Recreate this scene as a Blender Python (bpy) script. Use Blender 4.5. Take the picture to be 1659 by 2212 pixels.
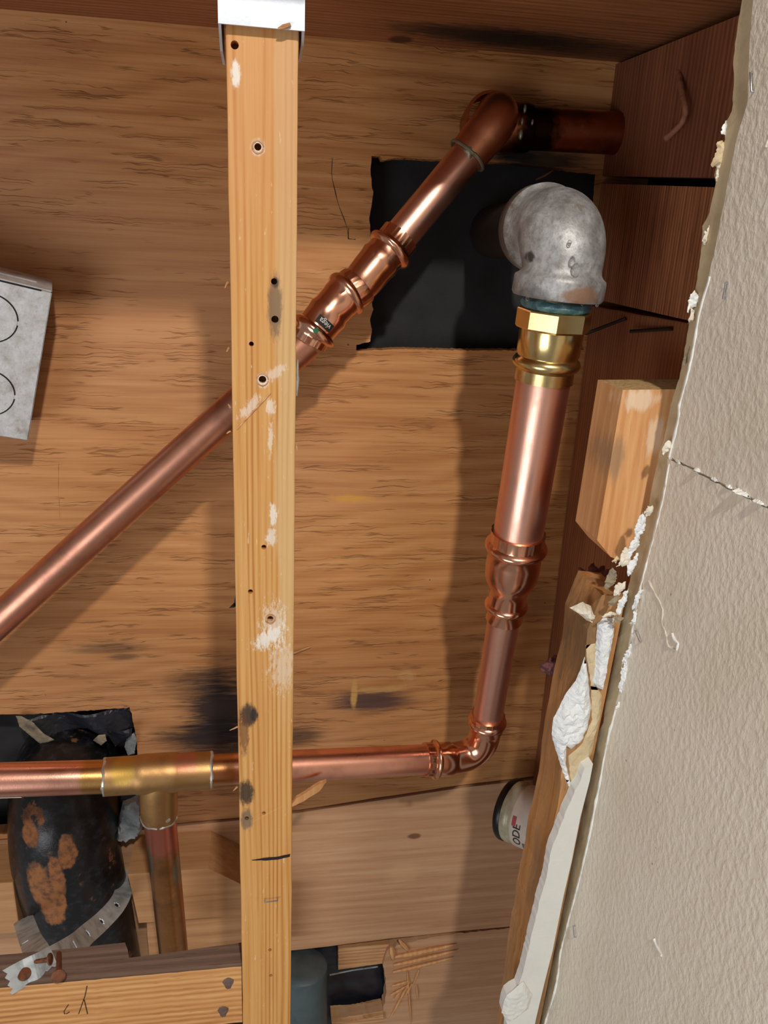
import bpy, bmesh, math, random
import numpy as np
from mathutils import Vector, Matrix, noise as mnoise
from mathutils.geometry import tessellate_polygon, delaunay_2d_cdt

random.seed(7)
S = bpy.context.scene
C = S.collection
for o in list(bpy.data.objects):
    bpy.data.objects.remove(o)

# ------------------------------------------------------------------ camera
# The cavity is measured in metres: X right, Y into the wall, Z up, camera at (0,0,H).
H = 1.5
F = 1700.0; CX, CY = 829.5, 1106.0
_Y = np.array([570 - CX, CY - 531, F]); _Y /= np.linalg.norm(_Y)
_Z = -np.array([594 - CX, -(6131 - CY), F]); _Z -= _Y * (_Z @ _Y); _Z /= np.linalg.norm(_Z)
_X = np.cross(_Y, _Z); _X *= np.sign(_X[0])
rot = Matrix(((_X[0], _X[1], -_X[2]), (_Y[0], _Y[1], -_Y[2]), (_Z[0], _Z[1], -_Z[2])))
cam = bpy.data.cameras.new('camera'); cam.sensor_fit = 'AUTO'; cam.sensor_width = 36.0
cam.lens = 36.0 * F / 2212.0; cam.clip_start = 0.01
camo = bpy.data.objects.new('camera', cam); C.objects.link(camo)
camo.matrix_world = Matrix.Translation((0, 0, H)) @ rot.to_4x4()
S.camera = camo

# ------------------------------------------------------------------ world, lamp, exposure
w = bpy.data.worlds.new('world'); S.world = w; w.use_nodes = True
w.node_tree.nodes['Background'].inputs[0].default_value = (1.0, 0.97, 0.93, 1)
w.node_tree.nodes['Background'].inputs[1].default_value = 0.21
lamp = bpy.data.lights.new('work_lamp', 'POINT'); lamp.energy = 55; lamp.color = (1.0, 0.93, 0.84)
lamp.shadow_soft_size = 0.03
lo = bpy.data.objects.new('work_lamp', lamp); C.objects.link(lo); lo.location = (0.13, -0.60, H + 0.79)
fill = bpy.data.lights.new('left_fill', 'AREA'); fill.shape = 'SQUARE'; fill.size = 1.0; fill.energy = 15; fill.color = (0.95, 0.97, 1.0)  # soft area fill added low left to brighten the side wall and copper
fill_o = bpy.data.objects.new('left_fill', fill); C.objects.link(fill_o); fill_o.location = (-1.15, -1.05, H - 0.75)
fill_o.rotation_euler = (Vector((.25, .45, H - .25)) - fill_o.location).to_track_quat('-Z', 'Y').to_euler()
S.view_settings.view_transform = 'Standard'; S.view_settings.look = 'None'
S.view_settings.gamma = 1; S.view_settings.use_curve_mapping = False
S.view_settings.exposure = 0.0

D = 0.76            # plywood plane
def ray(u, v):
    r = np.array([(u - CX) / F, (CY - v) / F, 1.0])
    return np.array([r @ _X, r @ _Y, r @ _Z])
def P(u, v, d):     # point on the plane Y = d
    a = ray(u, v); a = a / a[1] * d
    return Vector((a[0], a[1], a[2] + H))
def PX(u, v, x):    # point on the plane X = x
    a = ray(u, v); a = a / a[0] * x
    return Vector((a[0], a[1], a[2] + H))
def wallx(z):       # the side wall is a little out of plumb below the crack
    return .265 + .048 * min(0, z - (H - .13))
def PXW(u, v, off=0.0):
    x = .265
    for _ in range(12): x = wallx(PX(u, v, x).z) + off
    return PX(u, v, x)
def PZ(u, v, z):    # point on the plane Z = z
    a = ray(u, v); a = a / a[2] * (z - H)
    return Vector((a[0], a[1], a[2] + H))

# ------------------------------------------------------------------ materials
def lin(r, g, b):
    f = lambda c: (c / 255 / 12.92) if c / 255 <= 0.04045 else ((c / 255 + 0.055) / 1.055) ** 2.4
    return (f(r), f(g), f(b), 1.0)

class NT:
    def __init__(s, name):
        s.m = bpy.data.materials.new(name); s.m.use_nodes = True
        s.t = s.m.node_tree; s.n = s.t.nodes; s.l = s.t.links
        s.b = s.n['Principled BSDF']; s.tc = s.n.new('ShaderNodeTexCoord').outputs['Object']
    def _set(s, sock, val):
        if hasattr(val, 'is_output'): s.l.new(val, sock)
        else: sock.default_value = val
    def map(s, scale=(1, 1, 1), loc=(0, 0, 0), rot=(0, 0, 0), vec=None):
        n = s.n.new('ShaderNodeMapping'); s.l.new(vec or s.tc, n.inputs[0])
        n.inputs['Location'].default_value = loc; n.inputs['Rotation'].default_value = rot; n.inputs['Scale'].default_value = scale
        return n.outputs[0]
    def noise(s, vec, scale=1, detail=4, rough=.55, dist=0, col=False):
        n = s.n.new('ShaderNodeTexNoise'); s.l.new(vec, n.inputs['Vector'])
        n.inputs['Scale'].default_value = scale; n.inputs['Detail'].default_value = detail
        n.inputs['Roughness'].default_value = rough; n.inputs['Distortion'].default_value = dist
        return n.outputs['Color' if col else 'Fac']
    def vor(s, vec, scale, feat='F1'):
        n = s.n.new('ShaderNodeTexVoronoi'); n.feature = feat; s.l.new(vec, n.inputs['Vector']); n.inputs['Scale'].default_value = scale
        return n.outputs['Distance']
    def wave(s, vec, scale, dist=3, detail=2, dscale=1, direction='X', rough=.5):
        n = s.n.new('ShaderNodeTexWave'); n.wave_type = 'BANDS'; n.bands_direction = direction; n.wave_profile = 'SIN'
        s.l.new(vec, n.inputs['Vector']); n.inputs['Scale'].default_value = scale; n.inputs['Distortion'].default_value = dist
        n.inputs['Detail'].default_value = detail; n.inputs['Detail Scale'].default_value = dscale; n.inputs['Detail Roughness'].default_value = rough
        return n.outputs['Fac']
    def math(s, op, a, b=0.0, clamp=False):
        n = s.n.new('ShaderNodeMath'); n.operation = op; n.use_clamp = clamp
        s._set(n.inputs[0], a); s._set(n.inputs[1], b); return n.outputs[0]
    def ss(s, x, a, b, lo=0.0, hi=1.0):
        n = s.n.new('ShaderNodeMapRange'); n.interpolation_type = 'SMOOTHSTEP'
        s._set(n.inputs['Value'], x); n.inputs['From Min'].default_value = a; n.inputs['From Max'].default_value = b
        n.inputs['To Min'].default_value = lo; n.inputs['To Max'].default_value = hi; return n.outputs[0]
    def mix(s, fac, a, b, mode='MIX'):
        n = s.n.new('ShaderNodeMix'); n.data_type = 'RGBA'; n.blend_type = mode
        s._set(n.inputs[0], fac); s._set(n.inputs[6], a); s._set(n.inputs[7], b); return n.outputs[2]
    def ramp(s, fac, stops):
        n = s.n.new('ShaderNodeValToRGB'); s.l.new(fac, n.inputs[0]); e = n.color_ramp.elements
        e[0].position, e[0].color = stops[0]; e[1].position, e[1].color = stops[-1]
        for p, c in stops[1:-1]:
            k = e.new(p); k.color = c
        return n.outputs[0]
    def spot(s, c, r, nz=None, k=.5, soft=.35, axis='xz', rotv=(0, 0, 0)):
        """mask 1 inside an ellipsoid patch, ragged by noise"""
        n = s.n.new('ShaderNodeVectorMath'); n.operation = 'SUBTRACT'; s.l.new(s.tc, n.inputs[0]); n.inputs[1].default_value = c
        v = s.map((1 / r[0], 1 / r[1], 1 / r[2]), vec=s.map(rot=rotv, vec=n.outputs[0]))
        g = s.n.new('ShaderNodeVectorMath'); g.operation = 'LENGTH'; s.l.new(v, g.inputs[0])
        d = g.outputs['Value']
        if nz is not None: d = s.math('ADD', d, s.math('MULTIPLY', s.math('SUBTRACT', nz, .5), 2 * k))
        return s.ss(d, 1 - soft, 1 + soft, 1.0, 0.0)
    def bump(s, h, strength=.3, dist=.001, prev=None):
        n = s.n.new('ShaderNodeBump'); n.inputs['Strength'].default_value = strength; n.inputs['Distance'].default_value = dist
        s.l.new(h, n.inputs['Height'])
        if prev is not None: s.l.new(prev, n.inputs['Normal'])
        return n.outputs[0]
    def out(s, col=None, rough=None, metal=None, normal=None, spec=None, **kw):
        for k, v in (('Base Color', col), ('Roughness', rough), ('Metallic', metal), ('Normal', normal), ('Specular IOR Level', spec)):
            if v is not None: s._set(s.b.inputs[k], v)
        for k, v in kw.items(): s._set(s.b.inputs[k.replace('_', ' ')], v)
        return s.m

def axis_scale(axis, along, across):
    return tuple(along if a == axis else across for a in 'xyz')

def wood(name, dark, mid, light, axis='z', band=70, banddir='X', dist=3.0, fine=260, fleck=.5, bump=.35, rough=.62, grey=0.0, seed=0, spots=(), ww=.28):
    N = NT(name)
    v = N.map(axis_scale(axis, .045, 1), loc=(seed * 1.7, seed * .9, seed * 2.3))
    wv = N.wave(v, band, dist, 3, 1.4, banddir)
    st = N.noise(v, fine, 5, .6, .4)
    big = N.noise(N.map(axis_scale(axis, 3, 14), loc=(seed, 0, seed)), 1, 3, .5)
    t = N.math('ADD', N.math('MULTIPLY', wv, ww), N.math('MULTIPLY', st, .75 + (.45 - ww) * .7))
    t = N.math('ADD', t, N.math('MULTIPLY', N.math('SUBTRACT', big, .5), .5))
    col = N.ramp(t, [(.25, light), (.6, mid), (.95, dark)])
    fl = N.noise(N.map(axis_scale(axis, 40, 700), loc=(seed, seed, 0)), 1, 3, .6)
    flm = N.ss(fl, .60, .72)
    col = N.mix(N.math('MULTIPLY', flm, fleck), col, tuple(c * .45 for c in dark[:3]) + (1,))
    if grey:
        gm = N.ss(N.noise(N.map(axis_scale(axis, 12, 40)), 1, 4, .6), .42, .7)
        col = N.mix(N.math('MULTIPLY', gm, grey), col, lin(120, 108, 95))
    rag = N.noise(N.map(axis_scale(axis, 50, 260)), 1, 5, .65)
    for sp in spots:
        c, r, color, amt = sp[:4]
        m = N.spot(c, r, rag, sp[4] if len(sp) > 4 else .6, sp[5] if len(sp) > 5 else .4, rotv=sp[6] if len(sp) > 6 else (0, 0, 0))
        col = N.mix(N.math('MULTIPLY', m, amt), col, color)
    h = N.math('SUBTRACT', N.math('MULTIPLY', st, .6), N.math('MULTIPLY', flm, .5))
    return N.out(col, rough, 0, N.bump(h, bump, .0012), .35)

def m_plywood():
    N = NT('plywood')
    # slow figure of the rotary-cut veneer
    warp = N.noise(N.map((2.2, 1, 7)), 1, 3, .5)
    v = N.n.new('ShaderNodeVectorMath'); v.operation = 'MULTIPLY_ADD'
    N.l.new(N.noise(N.map((3.0, 1, 9)), 1, 2, .5, col=True), v.inputs[0]); v.inputs[1].default_value = (.02, 0, .11)
    N.l.new(N.map((.22, 1, 1)), v.inputs[2])
    fig = N.wave(v.outputs[0], 16, 2.2, 3, 2.0, 'Z')
    st = N.noise(N.map((9, 1, 330)), 1, 6, .62, .3)
    st2 = N.noise(N.map((26, 1, 620), loc=(3, 0, 5)), 1, 4, .6, .6)
    t = N.math('ADD', N.math('MULTIPLY', fig, .16), N.math('MULTIPLY', st, .80))
    t = N.math('ADD', t, N.math('MULTIPLY', N.math('SUBTRACT', warp, .5), .45))
    col = N.ramp(t, [(.22, lin(204, 150, 96)), (.52, lin(186, 128, 75)), (.74, lin(162, 104, 55)), (.95, lin(130, 76, 37))])
    hue = N.noise(N.map((1.6, 1, 2.4), loc=(5, 0, 1)), 1, 2, .5)
    col = N.mix(N.ss(hue, .35, .7, 0, .45), col, lin(188, 140, 106))
    # wavy open checks in the face veneer
    cv = N.n.new('ShaderNodeVectorMath'); cv.operation = 'MULTIPLY_ADD'
    N.l.new(N.noise(N.map((60, 1, 60)), 1, 2, .5, col=True), cv.inputs[0]); cv.inputs[1].default_value = (0, 0, .005)
    N.l.new(N.tc, cv.inputs[2])
    ck = N.noise(N.map((9, 1, 230), vec=cv.outputs[0]), 1, 2, .5)
    line = N.ss(N.math('ABSOLUTE', N.math('SUBTRACT', ck, .55)), .0, .026, 1, 0)
    gate = N.ss(N.noise(N.map((14, 1, 55), loc=(1, 0, 7)), 1, 3, .6), .45, .58)
    chk = N.math('MULTIPLY', line, gate)
    col = N.mix(N.math('MULTIPLY', chk, .5), col, lin(98, 52, 24))
    # stains, scrapes and a few darker brown patches
    rag = N.noise(N.map((18, 1, 190)), 1, 5, .7, .5)
    rag2 = N.noise(N.map((90, 1, 120)), 1, 5, .65)
    def st_(u, v_, rx, rz, color, amt, k=.9, soft=.55, r=rag):
        nonlocal col
        p = P(u, v_, D)
        col = N.mix(N.math('MULTIPLY', N.spot(tuple(p), (rx, 9, rz), r, k, soft), amt), col, color)
    ink = lin(34, 28, 34)
    st_(478, 1540, .034, .055, ink, .95); st_(450, 1590, .05, .02, ink, .9); st_(430, 1480, .035, .018, ink, .5)
    st_(800, 1515, .042, .014, lin(62, 48, 56), .85); st_(640, 1590, .025, .012, ink, .7); st_(480, 1650, .03, .03, lin(60, 36, 22), .7)
    st_(230, 1400, .035, .006, lin(60, 46, 40), .55, 1.2); st_(270, 1420, .016, .004, lin(50, 40, 40), .6, 1.2)
    st_(1180, 560, .08, .05, lin(40, 24, 16), .5); st_(1170, 345, .04, .012, lin(20, 15, 13), .9); st_(1120, 320, .022, .022, lin(14, 12, 12), .95, .7)
    st_(765, 1500, .0035, .018, lin(206, 160, 92), .9, .5, .4, rag2); st_(820, 1490, .028, .0035, lin(202, 158, 96), .8, .7, .4, rag2)
    st_(880, 1458, .010, .006, lin(205, 160, 102), .75, .9, .4, rag2); st_(1150, 1300, .03, .022, lin(60, 34, 18), .35)
    st_(760, 1077, .02, .0035, lin(214, 158, 54), .55, .7, .5, rag2); st_(1080, 1760, .03, .03, lin(90, 58, 32), .5)
    # pin holes and flecks
    dots = N.ss(N.vor(N.map((38, 1, 38)), 1), .02, .045, 1, 0)
    dg = N.ss(N.noise(N.map((11, 1, 11), loc=(9, 0, 2)), 1, 2), .52, .6)
    col = N.mix(N.math('MULTIPLY', N.math('MULTIPLY', dots, dg), .8), col, lin(45, 28, 18))
    h = N.math('SUBTRACT', N.math('ADD', N.math('MULTIPLY', st, .35), N.math('MULTIPLY', ck, .22)), N.math('MULTIPLY', chk, .7))
    return N.out(col, .6, 0, N.bump(h, .6, .0020), .3)

def m_copper(name, base=(205, 140, 112), rough=.25, tarnish=.25, scratch=.25, spots=(), tcol=(120, 66, 48)):
    N = NT(name)
    n1 = N.noise(N.map((26, 26, 26)), 1, 4, .6)
    n2 = N.noise(N.map((120, 120, 120)), 1, 4, .6)
    col = N.mix(N.math('MULTIPLY', N.ss(n1, .45, .72), tarnish), lin(*base), lin(*tcol))
    col = N.mix(N.math('MULTIPLY', N.ss(n2, .5, .8), .18), col, lin(232, 178, 156))
    rag = N.noise(N.map((70, 70, 70)), 1, 5, .65)
    metal = 1.0
    for c, r, color, amt, *q in spots:
        m = N.math('MULTIPLY', N.spot(c, r, rag, q[0] if q else .5, .3), amt)
        col = N.mix(m, col, color)
    sc = N.noise(N.map((900, 900, 160)), 1, 3, .6)
    rg = N.math('ADD', rough, N.math('MULTIPLY', N.math('SUBTRACT', n1, .5), .3))
    return N.out(col, rg, metal, N.bump(sc, scratch * .35, .0004))

def simple(name, col, rough=.5, metal=0.0, var=.2, vs=60, bump=.2, bs=300, bd=.0005, dark=None, spec=.5):
    N = NT(name)
    n = N.noise(N.map((vs,) * 3), 1, 5, .6)
    d = dark or tuple(c * .5 for c in col[:3]) + (1,)
    c = N.mix(N.ss(n, .4, .75, 0, var * 2), col, d)
    return N.out(c, rough, metal, N.bump(N.noise(N.map((bs,) * 3), 1, 4, .6), bump, bd), spec)

def m_galv():
    N = NT('galvanised_iron')
    n = N.noise(N.map((55,) * 3), 1, 6, .7); n2 = N.noise(N.map((300,) * 3), 1, 4, .7); n3 = N.noise(N.map((34,) * 3, loc=(4, 2, 1)), 1, 5, .65)
    col = N.ramp(n, [(.3, lin(196, 198, 200)), (.5, lin(160, 160, 160)), (.72, lin(112, 108, 102))])
    col = N.mix(N.ss(n2, .45, .75, 0, .5), col, lin(98, 94, 90))
    col = N.mix(N.ss(n3, .60, .74, 0, .75), col, lin(120, 96, 66))
    rag = N.noise(N.map((90,) * 3), 1, 5, .7)
    for p, rr, c_, a_ in ((P(1075, 480, .64), (.020, .022, .05), lin(92, 76, 52), .75), (P(1250, 640, .545), (.014, .02, .006), lin(150, 112, 84), .85), (P(1155, 556, .552), (.0028, .02, .0045), lin(58, 54, 50), .95), (P(1150, 640, .55), (.012, .02, .006), lin(96, 94, 92), .6)):
        col = N.mix(N.math('MULTIPLY', N.spot(tuple(p), rr, rag, .8, .25), a_), col, c_)
    return N.out(col, .48, .35, N.bump(n2, .35, .0008), .6)

def m_iron():
    N = NT('black_cast_iron')
    a = N.noise(N.map((16, 16, 8), loc=(.35, .1, .2)), 1, 6, .62); b = N.noise(N.map((120,) * 3), 1, 5, .65)
    m = N.ss(N.math('ADD', a, N.math('MULTIPLY', N.math('SUBTRACT', b, .5), .3)), .60, .65)
    base = N.mix(N.ss(b, .45, .75), lin(18, 18, 22), lin(44, 44, 52))
    rust = N.mix(N.ss(b, .4, .7), lin(150, 96, 54), lin(92, 60, 40))
    rag = N.noise(N.map((60, 60, 40)), 1, 5, .65)
    for (u, v, rx, rz) in ((122, 1925, .008, .045), (84, 1915, .011, .030), (104, 1960, .009, .03), (140, 1850, .008, .02), (130, 1600, .010, .018), (225, 1610, .02, .014), (60, 1822, .008, .012)):
        p = P(u, v, .675)
        m = N.math('MAXIMUM', m, N.spot(tuple(p), (rx, .09, rz), rag, .8, .18))
    col = N.mix(m, base, rust)
    return N.out(col, N.math('ADD', .30, N.math('MULTIPLY', m, .45)), 0, N.bump(b, .4, .001), .5)

def m_paint():
    N = NT('wall_paint')
    a = N.noise(N.map((210, 230, 190)), 1, 3, .5); b = N.noise(N.map((520,) * 3), 1, 2, .5)
    g = N.noise(N.map((12,) * 3), 1, 4, .6)
    col = N.mix(N.ss(g, .35, .75), lin(240, 232, 216), lin(231, 221, 201))
    sm = N.noise(N.map((30, 55, 40), loc=(2, 5, 1)), 1, 5, .7)
    col = N.mix(N.math('MULTIPLY', N.ss(sm, .66, .78), .45), col, lin(140, 116, 84))
    dots = N.ss(N.vor(N.map((70, 70, 70)), 1), .03, .08, 1, 0); gate = N.ss(N.noise(N.map((9,) * 3, loc=(3, 3, 3)), 1, 2), .56, .64)
    col = N.mix(N.math('MULTIPLY', N.math('MULTIPLY', dots, gate), .7), col, lin(96, 70, 50))
    h = N.math('ADD', N.ss(a, .35, .7), N.math('MULTIPLY', b, .25))
    return N.out(col, .5, 0, N.bump(h, .36, .0009), .35)

def m_box():
    N = NT('zinc_box_steel')
    n = N.noise(N.map((70,) * 3), 1, 6, .7); n2 = N.noise(N.map((420,) * 3), 1, 3, .6); n3 = N.noise(N.map((36,) * 3, loc=(1, 7, 3)), 1, 5, .6)
    col = N.ramp(n, [(.3, lin(214, 218, 224)), (.55, lin(190, 190, 190)), (.75, lin(150, 142, 132))])
    col = N.mix(N.ss(n2, .5, .8, 0, .45), col, lin(140, 136, 130))
    col = N.mix(N.ss(n3, .62, .74, 0, .7), col, lin(142, 120, 98))
    return N.out(col, .5, .25, N.bump(n2, .35, .0006), .5)

ST = []
def stsp(u, v, rx, rz, col, amt, k=.6, soft=.4, rt=(0, 0, 0)):
    p = P(u, v, .477); ST.append(((p.x, p.y, p.z), (rx, .004, rz), col, amt, k, soft, rt))
white = lin(232, 228, 220); blk = lin(40, 34, 32)
stsp(509, 160, .0024, .006, white, .85); stsp(580, 1378, .010, .005, white, .8, 1.2, .5, (0, .6, 0)); stsp(592, 1350, .007, .014, white, .45, 1.6)
stsp(590, 1112, .002, .007, white, .75, 1.0); stsp(585, 1160, .003, .005, white, .6, 1.2); stsp(540, 880, .008, .003, white, .45, 1.3, .4, (0, .8, 0))
stsp(584, 880, .0025, .005, white, .55, 1.0); stsp(595, 805, .006, .003, white, .4, 1.3, .4, (0, .6, 0)); stsp(568, 822, .0035, .004, white, .9, .3)
stsp(557, 318, .0035, .004, white, .6, .3); stsp(610, 1440, .008, .016, white, .3, 1.6); stsp(585, 950, .0015, .008, white, .5, 1.2)
stsp(536, 1545, .0058, .0085, blk, .9, .4); stsp(549, 1545, .0025, .006, blk, .85, .4); stsp(527, 1585, .003, .016, lin(96, 58, 34), .7)
stsp(531, 1712, .0055, .010, blk, .9, .4); stsp(533, 1770, .004, .009, lin(104, 90, 78), .8, .5); stsp(594, 665, .0040, .017, lin(112, 92, 74), .8, .4)
stsp(594, 610, .002, .003, lin(70, 60, 50), .9, .3)

def m_stud():
    N = NT('fir_strip')
    v = N.map((1, 1, .02)); 
    wn = N.noise(N.map((30, 30, 1.6)), 1, 2, .5)
    sep = N.n.new('ShaderNodeSeparateXYZ'); N.l.new(N.tc, sep.inputs[0])
    xx = N.math('ADD', sep.outputs['X'], N.math('MULTIPLY', wn, .022))
    ring = N.math('ADD', N.math('MULTIPLY', N.math('SINE', N.math('MULTIPLY', xx, 2 * math.pi / .0037)), .5), .5)
    st = N.noise(N.map((620, 620, 12)), 1, 4, .6, .3)
    big = N.noise(N.map((60, 60, 5)), 1, 3, .55)
    t = N.math('ADD', N.math('MULTIPLY', N.math('MULTIPLY', N.math('POWER', ring, 2.0), N.ss(N.noise(N.map((160, 160, 3)), 1, 2), .3, .7)), .42), N.math('MULTIPLY', st, .6))
    t = N.math('ADD', t, N.math('MULTIPLY', N.math('SUBTRACT', big, .5), .5))
    col = N.ramp(t, [(.15, lin(212, 164, 102)), (.5, lin(194, 138, 72)), (.9, lin(158, 92, 40))])
    # pale sapwood along the right arris
    sap = N.ss(N.math('ADD', sep.outputs['X'], N.math('MULTIPLY', N.noise(N.map((20, 20, 9)), 1, 2), .012)), .0125, .0150)
    zf = N.ss(sep.outputs['Z'], H - .36, H - .22)
    col = N.mix(N.math('MULTIPLY', N.math('MULTIPLY', sap, zf), .55), col, lin(206, 176, 128))
    red = N.ss(sep.outputs['Z'], H - .06, H + .06)
    col = N.mix(N.math('MULTIPLY', red, .3), col, lin(196, 128, 84))
    gm = N.ss(N.noise(N.map((130, 130, 40), loc=(3, 1, 0)), 1, 5, .65), .60, .78)
    col = N.mix(N.math('MULTIPLY', gm, .35), col, lin(150, 122, 92))
    wm = N.ss(N.noise(N.map((500, 500, 90), loc=(1, 5, 2)), 1, 4, .6), .66, .75)
    col = N.mix(N.math('MULTIPLY', wm, .5), col, lin(238, 224, 196))
    rag = N.noise(N.map((520, 520, 170)), 1, 6, .75)
    for c, r, color, amt, k, soft, rt in ST:
        m = N.spot(c, r, rag, k * 1.9, soft * .8, rotv=rt)
        col = N.mix(N.math('MULTIPLY', m, amt), col, color)
    return N.out(col, .55, 0, N.bump(N.math('ADD', st, N.math('MULTIPLY', ring, .25)), .3, .0009), .4)

M = {}
M['ply'] = m_plywood(); M['stud'] = m_stud(); M['paint'] = m_paint(); M['galv'] = m_galv(); M['iron'] = m_iron(); M['zbox'] = m_box()
bs = lambda u, v, rx, rz, col, amt, k=.7: ((lambda p: ((p.x, p.y, p.z), (rx, .2, rz), col, amt, k, .5))(P(u, v, D)))
M['beam'] = wood('header_wood', lin(122, 72, 42), lin(152, 96, 58), lin(176, 116, 74), 'x', 40, 'Y', 5, 300, .45, seed=2,
                 spots=[((PZ(1110, 85, H + .17).x, PZ(1110, 85, H + .17).y, H + .17), (.075, .03, .05), lin(20, 16, 18), .95, .9, .6),
                        ((PZ(1000, 70, H + .17).x, PZ(1000, 70, H + .17).y, H + .17), (.06, .02, .05), lin(30, 22, 20), .7, .9, .6),
                        ((PZ(865, 85, H + .17).x, PZ(865, 85, H + .17).y, H + .17), (.010, .012, .05), lin(70, 40, 28), .9, .4, .3),
                        ((PZ(1300, 110, H + .17).x, PZ(1300, 110, H + .17).y, H + .17), (.06, .03, .05), lin(40, 26, 20), .7, .7, .6)])
M['rim_up'] = wood('rim_board_wood', lin(88, 50, 32), lin(122, 72, 48), lin(150, 94, 64), 'z', 55, 'Y', 2, 280, .35, .5, seed=3)
M['rim_lo'] = wood('sawn_board_wood', lin(92, 54, 32), lin(146, 90, 58), lin(190, 128, 88), 'z', 75, 'Y', 2.2, 240, .5, .9, seed=4)
M['wallstud'] = wood('wall_stud_wood', lin(104, 62, 38), lin(134, 84, 54), lin(158, 104, 68), 'z', 60, 'Y', 2, 260, .35, seed=5)
M['block'] = wood('block_wood', lin(176, 116, 66), lin(206, 150, 98), lin(226, 178, 126), 'z', 48, 'X', 2.5, 200, .2, .3, seed=6, ww=.12, spots=[(tuple(P(1330, 990, .50)), (.006, .05, .014), lin(140, 116, 90), .7, .9, .5), (tuple(P(1385, 862, .50)), (.012, .05, .007), lin(232, 214, 190), .6, 1.2, .4), (tuple(P(1415, 940, .50)), (.006, .05, .012), lin(232, 214, 190), .5, 1.4, .4)])
M['blockend'] = simple('block_end_grain', lin(206, 172, 120), .8, 0, .4, 300, .9, 700, .0015, dark=lin(150, 108, 62))
M['lowstud'] = wood('low_stud_wood', lin(136, 92, 50), lin(180, 128, 76), lin(202, 154, 104), 'z', 30, 'X', 5, 120, .45, .7, grey=.45, ww=.1, seed=7,
                    spots=[(tuple(P(1235, 1400, .49)), (.022, .05, .040), lin(98, 84, 64), .7, .9, .6)])
M['plank'] = wood('lower_plank_wood', lin(164, 118, 84), lin(188, 144, 108), lin(206, 166, 130), 'x', 12, 'Z', 4, 150, .2, .2, seed=8, ww=.08,
                  spots=[(tuple(P(895, 1805, D)), (.008, .05, .004), lin(96, 60, 40), .8, .5, .3), (tuple(P(870, 1885, D)), (.02, .05, .016), lin(206, 166, 122), .5, .6, .4)])
M['oldblock'] = wood('old_block_wood', lin(140, 96, 62), lin(172, 126, 84), lin(190, 146, 104), 'x', 22, 'Z', 3, 150, .2, .2, seed=9, ww=.08)
M['sill'] = wood('sill_wood', lin(150, 92, 46), lin(196, 140, 84), lin(218, 170, 112), 'x', 60, 'Z', 2, 240, .3, .4, seed=10)
M['silltop'] = wood('weathered_wood', lin(84, 66, 58), lin(112, 92, 82), lin(138, 116, 102), 'x', 40, 'Y', 3, 260, .4, .5, seed=11)
M['splint'] = wood('splinter_wood', lin(150, 100, 60), lin(190, 140, 96), lin(214, 172, 128), 'x', 60, 'Z', 3, 260, .4, .4, seed=12)
M['cu'] = m_copper('new_copper', (242, 186, 164), .36, .2)
M['cu_fit'] = m_copper('press_copper', (240, 178, 146), .20, .2, .1)
M['cu_old'] = m_copper('aged_copper', (214, 152, 126), .38, .45, .3, tcol=(96, 60, 46))
M['cu_dark'] = m_copper('burnt_copper', (168, 96, 62), .36, .7, .4, tcol=(60, 40, 32),
                        spots=[(tuple(P(1150, 285, .735)), (.018, .06, .05), lin(20, 17, 16), .95, .6)])
M['cu_elb'] = m_copper('soldered_elbow_copper', (222, 150, 112), .40, .5, .4, tcol=(112, 66, 40))
M['cu_tee'] = m_copper('soldered_copper', (192, 152, 100), .46, .5, .4, tcol=(120, 86, 56),
                       spots=[(tuple(P(262, 1665, .585)), (.010, .03, .016), lin(206, 168, 84), .8, .4), (tuple(P(400, 1650, .59)), (.010, .03, .012), lin(206, 136, 112), .8, .8)])
M['cu_branch'] = m_copper('patina_copper', (186, 126, 70), .32, .6, .3, tcol=(116, 84, 60),
                          spots=[(tuple(P(345, 1815, .60)), (.03, .05, .022), lin(214, 128, 110), .9, .5), (tuple(P(322, 1860, .61)), (.004, .04, .02), lin(150, 160, 144), .8, .5),
                                 (tuple(P(385, 1890, .61)), (.004, .04, .02), lin(150, 160, 144), .8, .5)])
M['cu_left'] = m_copper('heated_copper', (236, 172, 148), .30, .3, .3,
                        spots=[(tuple(P(203, 1680, .59)), (.011, .05, .05), lin(196, 150, 74), .8, .3), (tuple(P(480, 1660, .60)), (.012, .05, .05), lin(190, 138, 66), .7, .4)])
M['brass'] = m_copper('brass', (226, 200, 140), .24, .35, .2, tcol=(120, 92, 56))
M['solder'] = simple('solder_silver', lin(206, 206, 200), .35, .8, .3, 200)
M['solder_old'] = simple('grey_solder', lin(150, 144, 122), .42, .6, .4, 200, dark=lin(96, 104, 84))
M['dope'] = simple('teal_pipe_dope', lin(58, 96, 104), .3, 0, .4, 150, .5, 300, .001, dark=lin(120, 150, 146))
M['felt'] = simple('black_felt', lin(30, 30, 33), .75, 0, .4, 30, .4, 900, .0006, dark=lin(18, 18, 20))
M['felt_gloss'] = simple('black_paper_glossy', lin(34, 36, 46), .38, 0, .3, 40, .2, 300, .0006)
M['kraft'] = simple('kraft_scrap', lin(150, 136, 112), .8, 0, .5, 60, .4, 300, .0008, dark=lin(92, 84, 76))
M['scrapgrey'] = simple('grey_foil_scrap', lin(140, 146, 150), .5, .2, .5, 50, .5, 160, .0012, dark=lin(74, 74, 70))
M['hanger'] = simple('hanger_zinc', lin(214, 222, 234), .42, .35, .15, 40, .1)
M['hanger_shade'] = simple('hanger_zinc_shaded', lin(140, 138, 138), .5, .4, .3, 40, .1)  # same zinc darkened: shade under the beam put into its colour
M['strap'] = simple('strap_zinc', lin(196, 206, 212), .5, .12, .35, 70, .2, dark=lin(110, 118, 122))
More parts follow.
